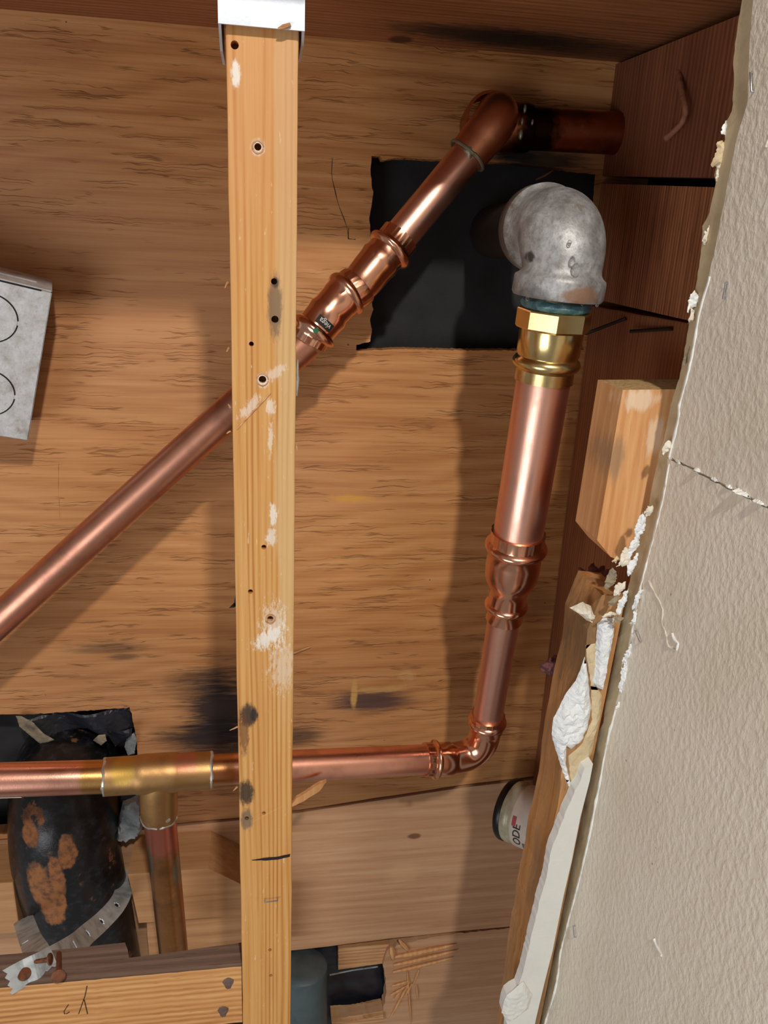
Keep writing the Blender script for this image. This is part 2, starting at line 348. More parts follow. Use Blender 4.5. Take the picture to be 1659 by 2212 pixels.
M['rust'] = simple('rusty_nail', lin(124, 74, 46), .7, .2, .5, 200, .6, 500, .0008, dark=lin(66, 40, 28))
M['nailbrown'] = simple('brown_nail', lin(150, 98, 70), .7, .1, .4, 200, .5, 500, .0006, dark=lin(104, 66, 48))
M['darknail'] = simple('dark_nail', lin(40, 32, 28), .6, .3, .4, 200)
M['staple'] = simple('staple_steel', lin(190, 196, 210), .25, .9, .1)
M['gyp'] = simple('gypsum_core', lin(214, 214, 208), .8, 0, .12, 40, .35, 160, .0012, dark=lin(190, 192, 188))
M['gypw'] = simple('white_compound', lin(230, 234, 236), .8, 0, .12, 60, .8, 260, .0022, dark=lin(190, 198, 204))
M['tan'] = simple('tape_paper', lin(206, 188, 152), .75, 0, .35, 50, .3, 260, .0008, dark=lin(170, 148, 112))
M['tanwhite'] = simple('torn_paper', lin(226, 220, 204), .85, 0, .3, 120, .6, 400, .0012, dark=lin(190, 174, 146))
M['skin'] = simple('paint_edge', lin(236, 238, 234), .6, 0, .1, 60, .2)
M['pvc'] = simple('slate_pipe', lin(74, 88, 92), .5, 0, .4, 26, .2, 200, .0005, dark=lin(48, 58, 62))
M['black'] = simple('black_ink', lin(22, 20, 20), .5, 0, .1)
M['labelblack'] = simple('label_black', lin(16, 16, 18), .7, 0, .05)
M['labelwhite'] = simple('label_lettering', lin(214, 208, 196), .5, 0, .05)
M['green'] = simple('green_dot', lin(24, 104, 62), .35, 0, .1)
M['can'] = simple('jar_cream', lin(192, 184, 158), .35, .1, .4, 60, .1, dark=lin(140, 134, 108))
M['canlabel'] = simple('jar_label', lin(206, 194, 182), .5, 0, .12, 60, .05)
M['canrim'] = simple('jar_rim', lin(30, 32, 30), .35, .3, .3, 60)
M['canband'] = simple('jar_grey_band', lin(104, 106, 102), .5, 0, .1)
M['canred'] = simple('jar_red_print', lin(176, 66, 76), .5, 0, .2)
M['canpink'] = simple('jar_pink_print', lin(190, 150, 146), .5, 0, .2)
M['fluff'] = simple('insulation_fluff', lin(120, 74, 78), .95, 0, .5, 200, 1, 600, .002)
M['dropm'] = NT('water_drop').out((1, 1, 1, 1), .02, 0, None, .5, Transmission_Weight=1.0, IOR=1.33)
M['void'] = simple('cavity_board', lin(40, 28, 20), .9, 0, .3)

# ------------------------------------------------------------------ mesh helpers
def link(name, me, mat, parent=None, smooth=False, label=None):
    o = bpy.data.objects.new(name, me); C.objects.link(o)
    if mat is not None:
        for m in (mat if isinstance(mat, (list, tuple)) else [mat]): me.materials.append(m)
    if smooth:
        for p in me.polygons: p.use_smooth = True
    if parent is not None: o.parent = parent
    if label: o['label'] = label
    return o
def tag(o, label, cat, group=None):
    o['label'] = label; o['category'] = cat
    if group: o['group'] = group
    return o
def struct(o, label):
    o['kind'] = 'structure'; o['label'] = label; return o
def thing(name, label, cat, group=None):
    # thing roots sit at the scene origin height of the cavity so that parts keep measured coordinates
    o = bpy.data.objects.new(name, None); C.objects.link(o); o.empty_display_size = .02
    return tag(o, label, cat, group)
def mesh(name, verts, faces):
    me = bpy.data.meshes.new(name); me.from_pydata([tuple(v) for v in verts], [], faces); me.update(); return me
def bm_mesh(name, bm):
    bmesh.ops.recalc_face_normals(bm, faces=bm.faces)
    me = bpy.data.meshes.new(name); bm.to_mesh(me); bm.free(); return me

def resample(pts, n):
    pts = [Vector(p) for p in pts]
    L = [0]
    for a, b in zip(pts, pts[1:]): L.append(L[-1] + (b - a).length)
    return lambda s: _at(pts, L, s), L[-1]
def _at(pts, L, s):
    s = max(0, min(L[-1], s))
    for i in range(len(L) - 1):
        if s <= L[i + 1] or i == len(L) - 2:
            t = (s - L[i]) / max(1e-9, L[i + 1] - L[i]); return pts[i].lerp(pts[i + 1], t)
def catmull(pts, n=12):
    pts = [Vector(p) for p in pts]; q = [pts[0] * 2 - pts[1]] + pts + [pts[-1] * 2 - pts[-2]]; out = []
    for i in range(1, len(q) - 2):
        a, b, c, d = q[i - 1], q[i], q[i + 1], q[i + 2]
        for k in range(n):
            t = k / n
            out.append(.5 * ((2 * b) + (c - a) * t + (2 * a - 5 * b + 4 * c - d) * t * t + (3 * b - a - 3 * c + d) * t ** 3))
    out.append(pts[-1]); return out

def tube(name, path, stations, mat, parent=None, seg=40, cap=True, mod=None, smooth=True, phase=0, label=None, squash=None):
    """surface of revolution along a polyline. stations: [(arc length, radius)]"""
    at, L = resample(path, 0)
    verts = []; faces = []; up = Vector((.3, .2, 1)).normalized()
    prev = None; rings = []
    for i, (s, r) in enumerate(stations):
        s = min(max(s, 0), L)
        p = at(s); e = min(.004, L * .02)
        t = (at(min(L, s + e)) - at(max(0, s - e))).normalized()
        if prev is None:
            x = up.cross(t).normalized()
        else:
            x = (prev - t * prev.dot(t)).normalized()
        prev = x; y = t.cross(x)
        ring = []
        for k in range(seg):
            a = 2 * math.pi * k / seg + phase
            rr = r * (mod(i, k, a) if mod else 1)
            ring.append(len(verts)); verts.append(p + x * (math.cos(a) * rr) + y * (math.sin(a) * rr))
        rings.append(ring)
    for a, b in zip(rings, rings[1:]):
        for k in range(seg): faces.append((a[k], a[(k + 1) % seg], b[(k + 1) % seg], b[k]))
    if cap: faces.append(tuple(reversed(rings[0]))); faces.append(tuple(rings[-1]))
    me = mesh(name, verts, faces)
    o = link(name, me, mat, parent, label=label)
    if smooth:
        for p in me.polygons: p.use_smooth = len(p.vertices) == 4
        me.set_sharp_from_angle(angle=math.radians(42))
    return o
def frame_at(path, s):
    at, L = resample(path, 0); t = (at(s + .003) - at(s - .003)).normalized(); return at(s), t
def straight(a, b, n=2): return [Vector(a).lerp(Vector(b), i / (n - 1)) for i in range(n)]
def pipe(name, a, b, r, mat, parent, n=10, seg=48, label=None):
    L = (Vector(b) - Vector(a)).length
    return tube(name, straight(a, b), [(L * i / n, r) for i in range(n + 1)], mat, parent, seg, label=label)
def bead(s0, w, r0, r1, n=7):
    return [(s0 + w * i / (n - 1), r0 + (r1 - r0) * math.sin(math.pi * i / (n - 1)) ** .7) for i in range(n)]

def plank(name, lo_, hi_, mat, parent=None, bev=.0012, jit=.0005, step=.02, mats=None, label=None):
    bm = bmesh.new(); lo_, hi_ = Vector(lo_), Vector(hi_)
    bmesh.ops.create_cube(bm, size=1)
    for v in bm.verts: v.co = Vector([lo_[i] + (hi_[i] - lo_[i]) * (v.co[i] + .5) for i in range(3)])
    bmesh.ops.bevel(bm, geom=bm.edges[:], offset=bev, segments=2, affect='EDGES', profile=.6)
    for i in range(3):
        n = int((hi_[i] - lo_[i]) / step)
        for k in range(1, min(n, 60)):
            co = lo_.copy(); co[i] = lo_[i] + (hi_[i] - lo_[i]) * k / n; no = Vector((0, 0, 0)); no[i] = 1
            bmesh.ops.bisect_plane(bm, geom=bm.verts[:] + bm.edges[:] + bm.faces[:], plane_co=co, plane_no=no)
    for v in bm.verts:
        n = mnoise.noise_vector(v.co * 45 + lo_ * 7)
        v.co += n * jit
    me = bm_mesh(name, bm)
    return link(name, me, mat, parent, label=label)

def ragged(poly, step=.004, amp=.0008, freq=300, closed=True, seed=0):
    out = []; n = len(poly)
    for i in range(n if closed else n - 1):
        a = Vector(poly[i]); b = Vector(poly[(i + 1) % n]); L = (b - a).length; k = max(1, int(L / step))
        d = (b - a) / max(L, 1e-9); nn = Vector((-d.y, d.x))
        for j in range(k):
            p = a.lerp(b, j / k); f = mnoise.noise(Vector((p.x * freq + seed, p.y * freq, seed * 3.1)))
            f2 = mnoise.noise(Vector((p.x * freq * 3 + seed, p.y * freq * 3, seed * 5.1)))
            out.append(p + nn * (f + .5 * f2) * amp)
    if not closed: out.append(Vector(poly[-1]))
    return out
def area(poly): return sum(a[0] * b[1] - b[0] * a[1] for a, b in zip(poly, poly[1:] + poly[:1])) / 2
def to3(axis, p, d):
    return Vector((p[0], d, p[1])) if axis == 'Y' else Vector((d, p[0], p[1])) if axis == 'X' else Vector((p[0], p[1], d))
def prism(name, poly, axis, d0, d1, mat, parent=None, holes=(), bev=0, label=None, capmat=None, sidemat=None):
    """polygon (with holes) extruded along an axis from d0 to d1; caps and sides"""
    loops = [list(map(Vector, poly))] + [list(map(Vector, h)) for h in holes]
    verts = []; idx = []
    for lp in loops:
        idx.append([]); 
        for p in lp: idx[-1].append(len(verts)); verts.append(p)
    n = len(verts); V = [to3(axis, p, d0) for p in verts] + [to3(axis, p, d1) for p in verts]
    faces = []; mi = []
    if holes:
        tris = tessellate_polygon([[Vector((p[0], p[1], 0)) for p in lp] for lp in loops])
        for t in tris: faces.append(tuple(t)); mi.append(0); faces.append(tuple(i + n for i in reversed(t))); mi.append(1)
    else:
        faces.append(tuple(idx[0])); mi.append(0); faces.append(tuple(i + n for i in reversed(idx[0]))); mi.append(1)
    for lp in idx:
        for a, b in zip(lp, lp[1:] + lp[:1]): faces.append((a, b, b + n, a + n)); mi.append(2)
    bm = bmesh.new(); bv = [bm.verts.new(v) for v in V]
    for f, m in zip(faces, mi):
        try: q = bm.faces.new([bv[i] for i in f]); q.material_index = m if isinstance(mat, (list, tuple)) else 0
        except ValueError: pass
    if bev:
        es = [e for e in bm.edges if len(e.link_faces) == 2 and {f.material_index for f in e.link_faces} and e.calc_face_angle(0) > .9]
        bmesh.ops.bevel(bm, geom=es, offset=bev, segments=2, affect='EDGES', profile=.6)
    return link(name, bm_mesh(name, bm), mat, parent, label=label)

def blob(name, poly, axis, d0, thick, mat, parent=None, res=.0022, rim=.004, nz=.0012, freq=160, sign=-1, label=None, curve=None):
    """puffy irregular slab with a flat back at d0 and a rounded, lumpy face towards sign"""
    pts = [Vector(p) for p in poly]; n = len(pts)
    xs = [p.x for p in pts]; ys = [p.y for p in pts]
    def inside(q):
        c = False; j = n - 1
        for i in range(n):
            a, b = pts[i], pts[j]
            if (a.y > q.y) != (b.y > q.y) and q.x < (b.x - a.x) * (q.y - a.y) / (b.y - a.y) + a.x: c = not c
            j = i
        return c
    def dist(q):
        m = 9
        for i in range(n):
            a, b = pts[i], pts[(i + 1) % n]; ab = b - a
            t = max(0, min(1, (q - a).dot(ab) / max(ab.length_squared, 1e-12))); m = min(m, (a + ab * t - q).length)
        return m
    vs = list(pts)
    y = min(ys) + res
    while y < max(ys):
        x = min(xs) + res
        while x < max(xs):
            q = Vector((x + random.uniform(-.3, .3) * res, y + random.uniform(-.3, .3) * res))
            if inside(q) and dist(q) > res * .45: vs.append(q)
            x += res
        y += res
    r = delaunay_2d_cdt(vs, [(i, (i + 1) % n) for i in range(n)], [], 1, 1e-7)
    V2, T = r[0], r[2]
    fr = []; bk = []
    for q in V2:
        dd = dist(q); h = thick * min(1, (dd / rim)) ** .5 if rim else thick
        h += nz * mnoise.fractal(Vector((q.x * freq, q.y * freq, d0 * 40)), 1, 2, 4) * (.35 + .65 * min(1, dd / max(rim, 1e-6)))
        c = curve(q) if curve else 0
        fr.append(to3(axis, q, d0 + c + sign * max(h, .0002))); bk.append(to3(axis, q, d0 + c))
    m = len(V2); faces = [tuple(t) for t in T] + [tuple(i + m for i in reversed(t)) for t in T]
    cnt = {}
    for t in T:
        for a, b in zip(t, list(t[1:]) + [t[0]]): cnt[(a, b)] = 1
    for (a, b) in cnt:
        if (b, a) not in cnt: faces.append((b, a, a + m, b + m))
    bm = bmesh.new(); bv = [bm.verts.new(v) for v in fr + bk]
    for f in faces:
        try: bm.faces.new([bv[i] for i in f])
        except ValueError: pass
    return link(name, bm_mesh(name, bm), mat, parent, label=label)

def text_mesh(txt, size):
    cu = bpy.data.curves.new('lettering', 'FONT'); cu.body = txt; cu.size = size; cu.align_x = 'CENTER'; cu.align_y = 'CENTER'; cu.resolution_u = 4
    ob = bpy.data.objects.new('lettering_tmp', cu); C.objects.link(ob)
    dg = bpy.context.evaluated_depsgraph_get(); me = bpy.data.meshes.new_from_object(ob.evaluated_get(dg))
    bpy.data.objects.remove(ob); bpy.data.curves.remove(cu); me.materials.clear(); return me
def wrap(me, p, t, n, R, off, rotate=0, flip=False):
    """lay a flat XY mesh on a cylinder of radius R: local X runs along axis t, local Y around; n = outward direction at the centre"""
    t = t.normalized(); n = (n - t * n.dot(t)).normalized(); b = n.cross(t)
    c, s_ = math.cos(rotate), math.sin(rotate)
    for v in me.vertices:
        x, y = v.co.x * c - v.co.y * s_, v.co.x * s_ + v.co.y * c
        a = y / R; rr = R + off + v.co.z
        v.co = p + t * x + n * (math.cos(a) * rr) + b * (math.sin(a) * rr)
    me.update(); return me
def flat_rect(w_, h_, nx=6, ny=6, thick=.0002):
    bm = bmesh.new(); bmesh.ops.create_grid(bm, x_segments=nx, y_segments=ny, size=.5)
    for v in bm.verts: v.co.x *= w_; v.co.y *= h_
    r = bmesh.ops.extrude_face_region(bm, geom=bm.faces[:])
    for e in r['geom']:
        if isinstance(e, bmesh.types.BMVert): e.co.z += thick
    return bm_mesh('patch', bm)
def flat_disc(r, thick=.0002, n=16):
    bm = bmesh.new(); bmesh.ops.create_cone(bm, cap_ends=True, segments=n, radius1=r, radius2=r * .85, depth=thick)
    return bm_mesh('disc', bm)

def xz(u, v, d): p = P(u, v, d); return Vector((p.x, p.z))
def yz(u, v, x): p = PXW(u, v); return Vector((p.y, p.z))
def shear(o):
    for v in o.data.vertices: v.co.x += wallx(v.co.z) - .265
    return o

# ================================================================== THE SETTING
# plywood sheet at the back with its sawn openings
zb = P(640, 1753, D).z, P(1000, 1692, D).z
lowL = H - .640
hole_main = [xz(803, 337, D), xz(800, 372, D), xz(806, 420, D), xz(798, 470, D), xz(803, 560, D), xz(801, 640, D), xz(806, 668, D), xz(799, 690, D), xz(803, 712, D), xz(800, 738, D), xz(770, 745, D), xz(769, 758, D), xz(860, 754, D), xz(1000, 757, D), xz(1130, 757, D), xz(1262, 756, D), xz(1270, 640, D), xz(1290, 500, D), xz(1300, 374, D), xz(1210, 364, D), xz(1100, 352, D), xz(1000, 347, D), xz(945, 345, D), xz(860, 341, D), xz(826, 346, D), xz(822, 337, D)]
hole_low = [xz(-260, 1545, D), xz(-260, 1810, D), xz(60, 1800, D), xz(260, 1795, D), xz(305, 1790, D), xz(300, 1700, D), xz(298, 1640, D), xz(295, 1600, D), xz(286, 1548, D), xz(280, 1528, D), xz(150, 1538, D), xz(60, 1543, D)]
if area(hole_main) < 0: hole_main.reverse()
if area(hole_low) < 0: hole_low.reverse()
outer = [Vector((-1.0, H - .66)), Vector((.0, zb[0] - .002)), Vector((.2307, zb[1] - .002)), Vector((.40, zb[1] + .01)), Vector((.40, H + .30)), Vector((-1.0, H + .30))]
ply = prism('wall_back', ragged(outer, .02, .0006), 'Y', D, D + .016, M['ply'], holes=[ragged(hole_main, .0025, .0007, 420, seed=2), ragged(hole_low, .003, .0009, 300, seed=5)])
struct(ply, 'orange brown plywood back of the cavity with sawn square openings')

for ln, rad in (([(718, 340), (716, 380), (722, 405), (730, 440), (742, 470), (750, 492), (753, 516)], .0006), ([(753, 492), (752, 516), (768, 517)], .0007), ([(127, 1000), (126, 1060), (130, 1120)], .0003)):
    pp = [P(u, v, D + .0001) for u, v in ln]; L = sum((b - a).length for a, b in zip(pp, pp[1:]))
    tube('veneer_crack', pp, [(L * i / 12, rad * (.4 + .8 * abs(mnoise.noise(Vector((i * .7, ln[0][0], 0)))))) for i in range(13)], M['black'], ply, 5)
# header beam above: its underside is the ceiling of the cavity
beam = prism('ceiling', ragged([Vector((-1.0, .390)), Vector((.030, .392)), Vector((.034, .474)), Vector((.335, .474)), Vector((.335, D - .0004)), Vector((-1.0, D - .0004))], .03, .0006), 'Z', H + .170, H + .245, M['beam'], bev=.0015)
struct(beam, 'dark brown header beam underside closing the cavity at the top')

# dark cavity behind the openings (sheathing of the outer wall)
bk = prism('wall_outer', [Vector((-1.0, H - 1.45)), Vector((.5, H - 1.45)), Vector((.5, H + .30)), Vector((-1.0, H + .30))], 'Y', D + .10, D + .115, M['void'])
struct(bk, 'dark outer sheathing seen through the openings')

# side wall: drywall slab, its bare tape strip and the painted skin
W = .265
tanL = [(1606, -60), (1603, 0), (1590, 80), (1583, 138), (1586, 172), (1581, 240), (1563, 275), (1566, 301), (1550, 345), (1543, 378), (1546, 395), (1532, 460), (1518, 488), (1516, 525), (1506, 602), (1488, 700), (1476, 773), (1467, 817), (1449, 874), (1439, 928), (1424, 982), (1409, 1048), (1402, 1089), (1392, 1110), (1380, 1160), (1366, 1230), (1352, 1290), (1340, 1340), (1328, 1420), (1310, 1505), (1303, 1560), (1283, 1640), (1272, 1687), (1252, 1764), (1233, 1860), (1216, 1933), (1204, 1993), (1192, 2053), (1175, 2120), (1156, 2204), (1140, 2290), (1095, 2500)]
skinL = [(1636, -60), (1632, 0), (1624, 102), (1620, 220), (1596, 301), (1575, 407), (1551, 529), (1535, 598), (1514, 667), (1502, 732), (1490, 797), (1469, 874), (1467, 902), (1447, 987), (1446, 1003), (1433, 1076), (1414, 1155), (1394, 1231), (1380, 1287), (1372, 1328), (1363, 1385), (1345, 1478), (1333, 1525), (1312, 1606), (1291, 1720), (1262, 1860), (1230, 1985), (1212, 2055), (1203, 2125), (1178, 2212), (1156, 2290), (1110, 2500)]
zt, zbm = H + .42, H - 1.2
back = [yz(u - (24 * min(1, max(0, (v - 1560) / 120))), v, W) for u, v in tanL]
slab = [Vector((-.1, zt)), Vector((back[0].x, zt))] + ragged(back, .003, .0008, 300, closed=False, seed=3) + [Vector((back[-1].x, zbm)), Vector((-.1, zbm))]
def kink(o):       # one exact fold where the wall goes out of plumb, then lean the part below it
    bm = bmesh.new(); bm.from_mesh(o.data)
    bmesh.ops.triangulate(bm, faces=bm.faces[:])
    bmesh.ops.bisect_plane(bm, geom=bm.verts[:] + bm.edges[:] + bm.faces[:], plane_co=(0, 0, H - .13), plane_no=(0, 0, 1))
    bm.to_mesh(o.data); bm.free(); return shear(o)
wall = kink(prism('wall_right', slab, 'X', W, W + .0125, [M['tan'], M['tan'], M['tanwhite']]))
struct(wall, 'cream painted drywall side wall with a torn inner edge')
sk = [yz(u, v, W) for u, v in skinL]
ci = 13   # the crack splits the skin between entries 13 and 14
crackP = [yz(1446, 988, W), yz(1462, 996, W), yz(1480, 1003, W), yz(1500, 1012, W), yz(1520, 1024, W), yz(1545, 1037, W), yz(1570, 1049, W), yz(1600, 1064, W), yz(1630, 1079, W), yz(1659, 1094, W), yz(1720, 1124, W)]
def skin_piece(name, pts):
    return kink(prism(name, pts, 'X', W - .0014, W - .0001, [M['paint'], M['paint'], M['skin']], wall))
upper = [Vector((-.1, zt)), Vector((sk[0].x, zt))] + ragged(sk[:ci] , .003, .0007, 350, closed=False, seed=8) + ragged([p + Vector((0, .0008)) for p in crackP], .0025, .0006, 500, closed=False, seed=4) + [Vector((-.1, crackP[-1].y - .0))]
lower = [Vector((-.1, crackP[-1].y - .002))] + list(reversed(ragged([p - Vector((0, .0008)) for p in crackP], .0025, .0006, 500, closed=False, seed=9))) + ragged(sk[ci + 1:], .003, .0007, 350, closed=False, seed=11) + [Vector((sk[-1].x, zbm)), Vector((-.1, zbm))]
skin_piece('painted_skin', upper)['label'] = 'cream textured paint above the crack'
skin_piece('painted_skin', lower)['label'] = 'cream textured paint below the crack'
# lifted white flakes along the crack
for (u, v, wd, hh) in ((1452, 990, .003, .0010), (1470, 999, .004, .0010), (1513, 1016, .005, .0030), (1548, 1036, .005, .0012), (1580, 1052, .004, .0016), (1606, 1063, .008, .0050), (1618, 1070, .004, .0030), (1647, 1086, .006, .0030)):
    c = yz(u, v, W)
    pts = ragged([c + Vector((-wd, -.0002)), c + Vector((-wd * .3, -.0010)), c + Vector((wd * .5, -.0008)), c + Vector((wd, .0006)), c + Vector((wd * .1, .0014))], .0008, .0006, 900, seed=u)
    shear(blob('paint_flake', pts, 'X', W - .0014, hh, M['skin'], wall, .0012, .0012, .0004, 700))
# white rolled ridge of the paint edge
def ridge(name, ptsuv, x, r, mat, parent, seed=0, wob=.0008):
    pp = []
    for i, (u, v) in enumerate(ptsuv): pp.append(PXW(u, v, x - W))
    pp = catmull(pp, 6)
    pp = [p + mnoise.noise_vector(p * 260 + Vector((seed, 0, 0))) * wob for p in pp]
    at, L = resample(pp, 0); n = max(6, int(L / .003))
    return tube(name, pp, [(L * i / n, r * (.55 + .9 * abs(mnoise.noise(Vector((i * .37 + seed, 1.7, 0)))))) for i in range(n + 1)], mat, parent, 8)
ridge('paint_ridge', skinL[7:14], W - .0012, .0012, M['skin'], wall, 1)
ridge('paint_ridge', skinL[14:22], W - .0012, .0009, M['skin'], wall, 2)
ridge('paint_ridge', skinL[22:], W - .0012, .0013, M['skin'], wall, 3)
# gouge (torn line) in the painted wall
ridge('gouge_ridge', [(1402, 1254), (1408, 1268), (1416, 1285), (1424, 1297), (1432, 1320), (1430, 1345), (1436, 1362), (1441, 1380), (1446, 1398), (1460, 1403)], W - .0014, .0010, M['tanwhite'], wall, 5, .0008)
ridge('gouge_ridge', [(1453, 1368), (1458, 1382), (1466, 1390), (1462, 1404)], W - .0014, .0014, M['skin'], wall, 6, .0006)
ridge('gouge_ridge', [(1413, 2028), (1417, 2042), (1425, 2055), (1430, 2065)], W - .0014, .0016, M['skin'], wall, 7, .001)
ridge('gouge_ridge', [(1660, 300), (1655, 320)], W - .0014, .0010, M['tanwhite'], wall, 8, .001)

# torn fluffy paper and compound along the inner edge (parts of the side wall)
def tuft(u, v, d, w_, h_, mat, th=.0016, seed=0, n=13):
    c = xz(u, v, d); pts = []
    for i in range(n):
        a = 2 * math.pi * i / n; q = .75 + .75 * mnoise.noise(Vector((i * 1.9 + seed * 3.3, seed * .7, 0)))
        pts.append(c + Vector((math.cos(a) * w_ * q + math.sin(a) * h_ * .18, math.sin(a) * h_ * q)))
    o = blob('torn_paper', ragged(pts, .0009, .0011, 900, seed=seed), 'Y', d, th, mat, wall, .0014, .0016, .0012, 500,
             curve=lambda q: -.0022 * (1 + mnoise.noise(Vector((q.x * 170 + seed, q.y * 120, seed)))))
    return o
for i, (u, v, w_, h_, m) in enumerate([(1494, 652, .0034, .007, 'skin'), (1492, 678, .003, .005, 'tanwhite'), (1563, 279, .003, .005, 'skin'), (1551, 335, .005, .009, 'tan'), (1548, 372, .0022, .008, 'tanwhite'), (1521, 508, .0022, .007, 'tanwhite'), (1398, 1102, .003, .006, 'tanwhite'), (1380, 1140, .004, .011, 'gypw'), (1366, 1175, .005, .012, 'gypw'), (1362, 1215, .004, .012, 'gypw'), (1345, 1205, .005, .008, 'tanwhite'), (1326, 1206, .003, .004, 'tan'), (1316, 1250, .005, .010, 'kraft'), (1336, 1270, .004, .010, 'tanwhite'), (1324, 1290, .004, .009, 'kraft'), (1342, 1300, .004, .010, 'gypw'), (1374, 1290, .0026, .010, 'gypw'), (1366, 1330, .0024, .010, 'gypw'), (1312, 1325, .007, .003, 'tanwhite'), (1334, 1335, .005, .003, 'kraft'), (1356, 1400, .0026, .018, 'gypw'), (1346, 1455, .0026, .016, 'gypw'), (1336, 1520, .003, .005, 'skin'), (1437, 965, .0026, .006, 'tanwhite'), (1480, 770, .0014, .006, 'kraft'), (1487, 800, .0018, .010, 'skin')]):
    tuft(u, v, .4725, w_, h_, M[m], .0018, i + 1)

# ================================================================== TIMBER
strip = thing('furring_strip', 'long upright yellow fir strip with nail holes, hung in front of the pipes', 'wood strip')
sx0, sx1, sy0, sy1 = -.0193, .0187, .477, .515
sb = plank('strip_body', (sx0, sy0, H - .95), (sx1, sy1, H + .168), M['stud'], strip, .0014, .0004, .02)
holes = [(507, 97, .0024), (557, 317, .0022), (592, 608, .0020), (594, 690, .0024), (543, 743, .0016), (567, 820, .0026), (570, 1182, .0018), (541, 1278, .0018), (584, 1337, .0024), (570, 1757, .0016), (583, 2052, .0016), (585, 2107, .0016), (533, 1768, .0018)]
bm = bmesh.new()
for (u, v, r) in holes:
    p = P(u, v, sy0)
    bmesh.ops.create_cone(bm, cap_ends=True, segments=12, radius1=r, radius2=r * .8, depth=.024, matrix=Matrix.Translation(p) @ Matrix.Rotation(math.pi / 2, 4, 'X') )
cut = link('cutter_tmp', bm_mesh('cutter', bm), None)
md = sb.modifiers.new('b', 'BOOLEAN'); md.object = cut; md.operation = 'DIFFERENCE'; md.solver = 'EXACT'
dg = bpy.context.evaluated_depsgraph_get(); nm = bpy.data.meshes.new_from_object(sb.evaluated_get(dg)); sb.modifiers.clear(); sb.data = nm
bpy.data.objects.remove(cut)
# raised bruised fibres round a few holes
for (u, v, r) in ((557, 317, .0030), (584, 1337, .0030), (567, 820, .0034)):
    p = P(u, v, sy0 - .0002)
    ring = [p + Vector((math.cos(a) * r, 0, math.sin(a) * r * 1.1)) for a in np.linspace(0, 2 * math.pi, 15)]
    tube('hole_rim', ring, [(i * 2 * math.pi * r / 14, .0006 * (.6 + .6 * random.random())) for i in range(15)], M['splint'], strip, 6)
# pencil line, scratch, staple, splinters on the strip
ml = prism('marker_line', ragged([xz(544, 1858, .4768), xz(575, 1853, .4768), xz(600, 1851, .4768), xz(626, 1845, .4768), xz(626, 1850, .4768), xz(600, 1856, .4768), xz(575, 1858, .4768)], .002, .0003, 600), 'Y', .4764, .4772, M['black'], strip, label='black marker line')
def staple(name, a, b, out, r=.0005, leg=.003, mat='staple'):
    a, b, out = Vector(a), Vector(b), Vector(out)
    return tube(name, [a, a + out, b + out, b], [(0, r), (out.length, r), (out.length + (b - a).length, r), (2 * out.length + (b - a).length, r)], M[mat], None, 8)
s = staple('staple', P(572, 1937, .478), P(600, 1934, .478), (0, -.0035, -.0015)); tag(s, 'silver staple standing proud of the upright strip near its foot', 'staple', 'staples')
for (u, v, du, dv) in ((492, 610, -7, 14), (494, 752, -5, 10), (497, 880, -5, -8), (497, 932, -9, 6), (640, 960, 2, 14), (513, 1570, -18, 8), (512, 1700, -10, 10)):
    a = P(u, v, .4785); b = P(u + du, v + dv, .476)
    tube('splinter', [a, a.lerp(b, .5) + Vector((0, -.001, .0005)), b], [(0, .0007), ((b - a).length * .5, .0005), ((b - a).length, .0002)], M['splint'], strip, 5)
sc = [P(512, 928, .4768), P(545, 890, .4766), P(580, 855, .4766), (P(611, 822, .4768))]
tube('scratch_ridge', sc, [(0, .0003), (.012, .0006), (.022, .0006), (.03, .0003)], M['splint'], strip, 5)
c = P(641, 820, .483); tube('putty_smear', [c + Vector((.0004, 0, .012)), c, c - Vector((.0, 0, .010))], [(0, .0006), (.008, .0012), (.012, .0018), (.022, .0006)], M['solder'], strip, 8, label='silver putty smear')

# right side boards
RX = .313
r1 = prism('rim_board', [Vector((D - .0004, H + .0755)), Vector((D - .0004, H + .1680)), Vector((.492, H + .1560)), Vector((.492, H + .0535))], 'X', RX, RX + .038, M['rim_up'], bev=.0015)
tag(r1, 'dark red brown board on the right side just under the header beam', 'board')
r2 = prism('rim_board', [Vector((D - .0004, H - .0340)), Vector((D - .0004, H + .0690)), Vector((.492, H + .0475)), Vector((.492, H - .0410))], 'X', RX, RX + .038, M['rim_lo'], bev=.002)
tag(r2, 'rough sawn red brown board on the right, second from the top', 'board')
ws = plank('wall_stud', (RX + .004, .50, H - 1.02), (RX + .042, D - .0004, H - .0415), M['wallstud'], bev=.0015)
tag(ws, 'shadowed brown wall stud behind the short sawn block on the right', 'stud')

sw = plank('leak_backing', (RX + .046, .495, H - 1.1), (RX + .058, D + .1, H + .25), M['void'])  # added board that stops light leaking through the gap between the boards
struct(sw, 'dark backing added behind the right hand boards to block light leaks')
# sawn block with slanted lower end
by0, by1 = .500, .542
bl = [P(1345, 842, by0), P(1290, 1167, by0)]
blk_ = [Vector((bl[0].x, bl[0].z)), Vector((.31, P(1455, 838, by0).z)), Vector((.31, P(1355, 1240, by0).z - .012)), xz(1319, 1203, by0), xz(1290, 1167, by0)]
ob = prism('sawn_block', blk_, 'Y', by0, by1, [M['block'], M['block'], M['block']], bev=.0022)
ob.data.materials.append(M['blockend'])
for p in ob.data.polygons:
    if p.normal.z > .8: p.material_index = 3
tag(ob, 'short light timber block with a clean sawn top beside the torn drywall', 'wood block')

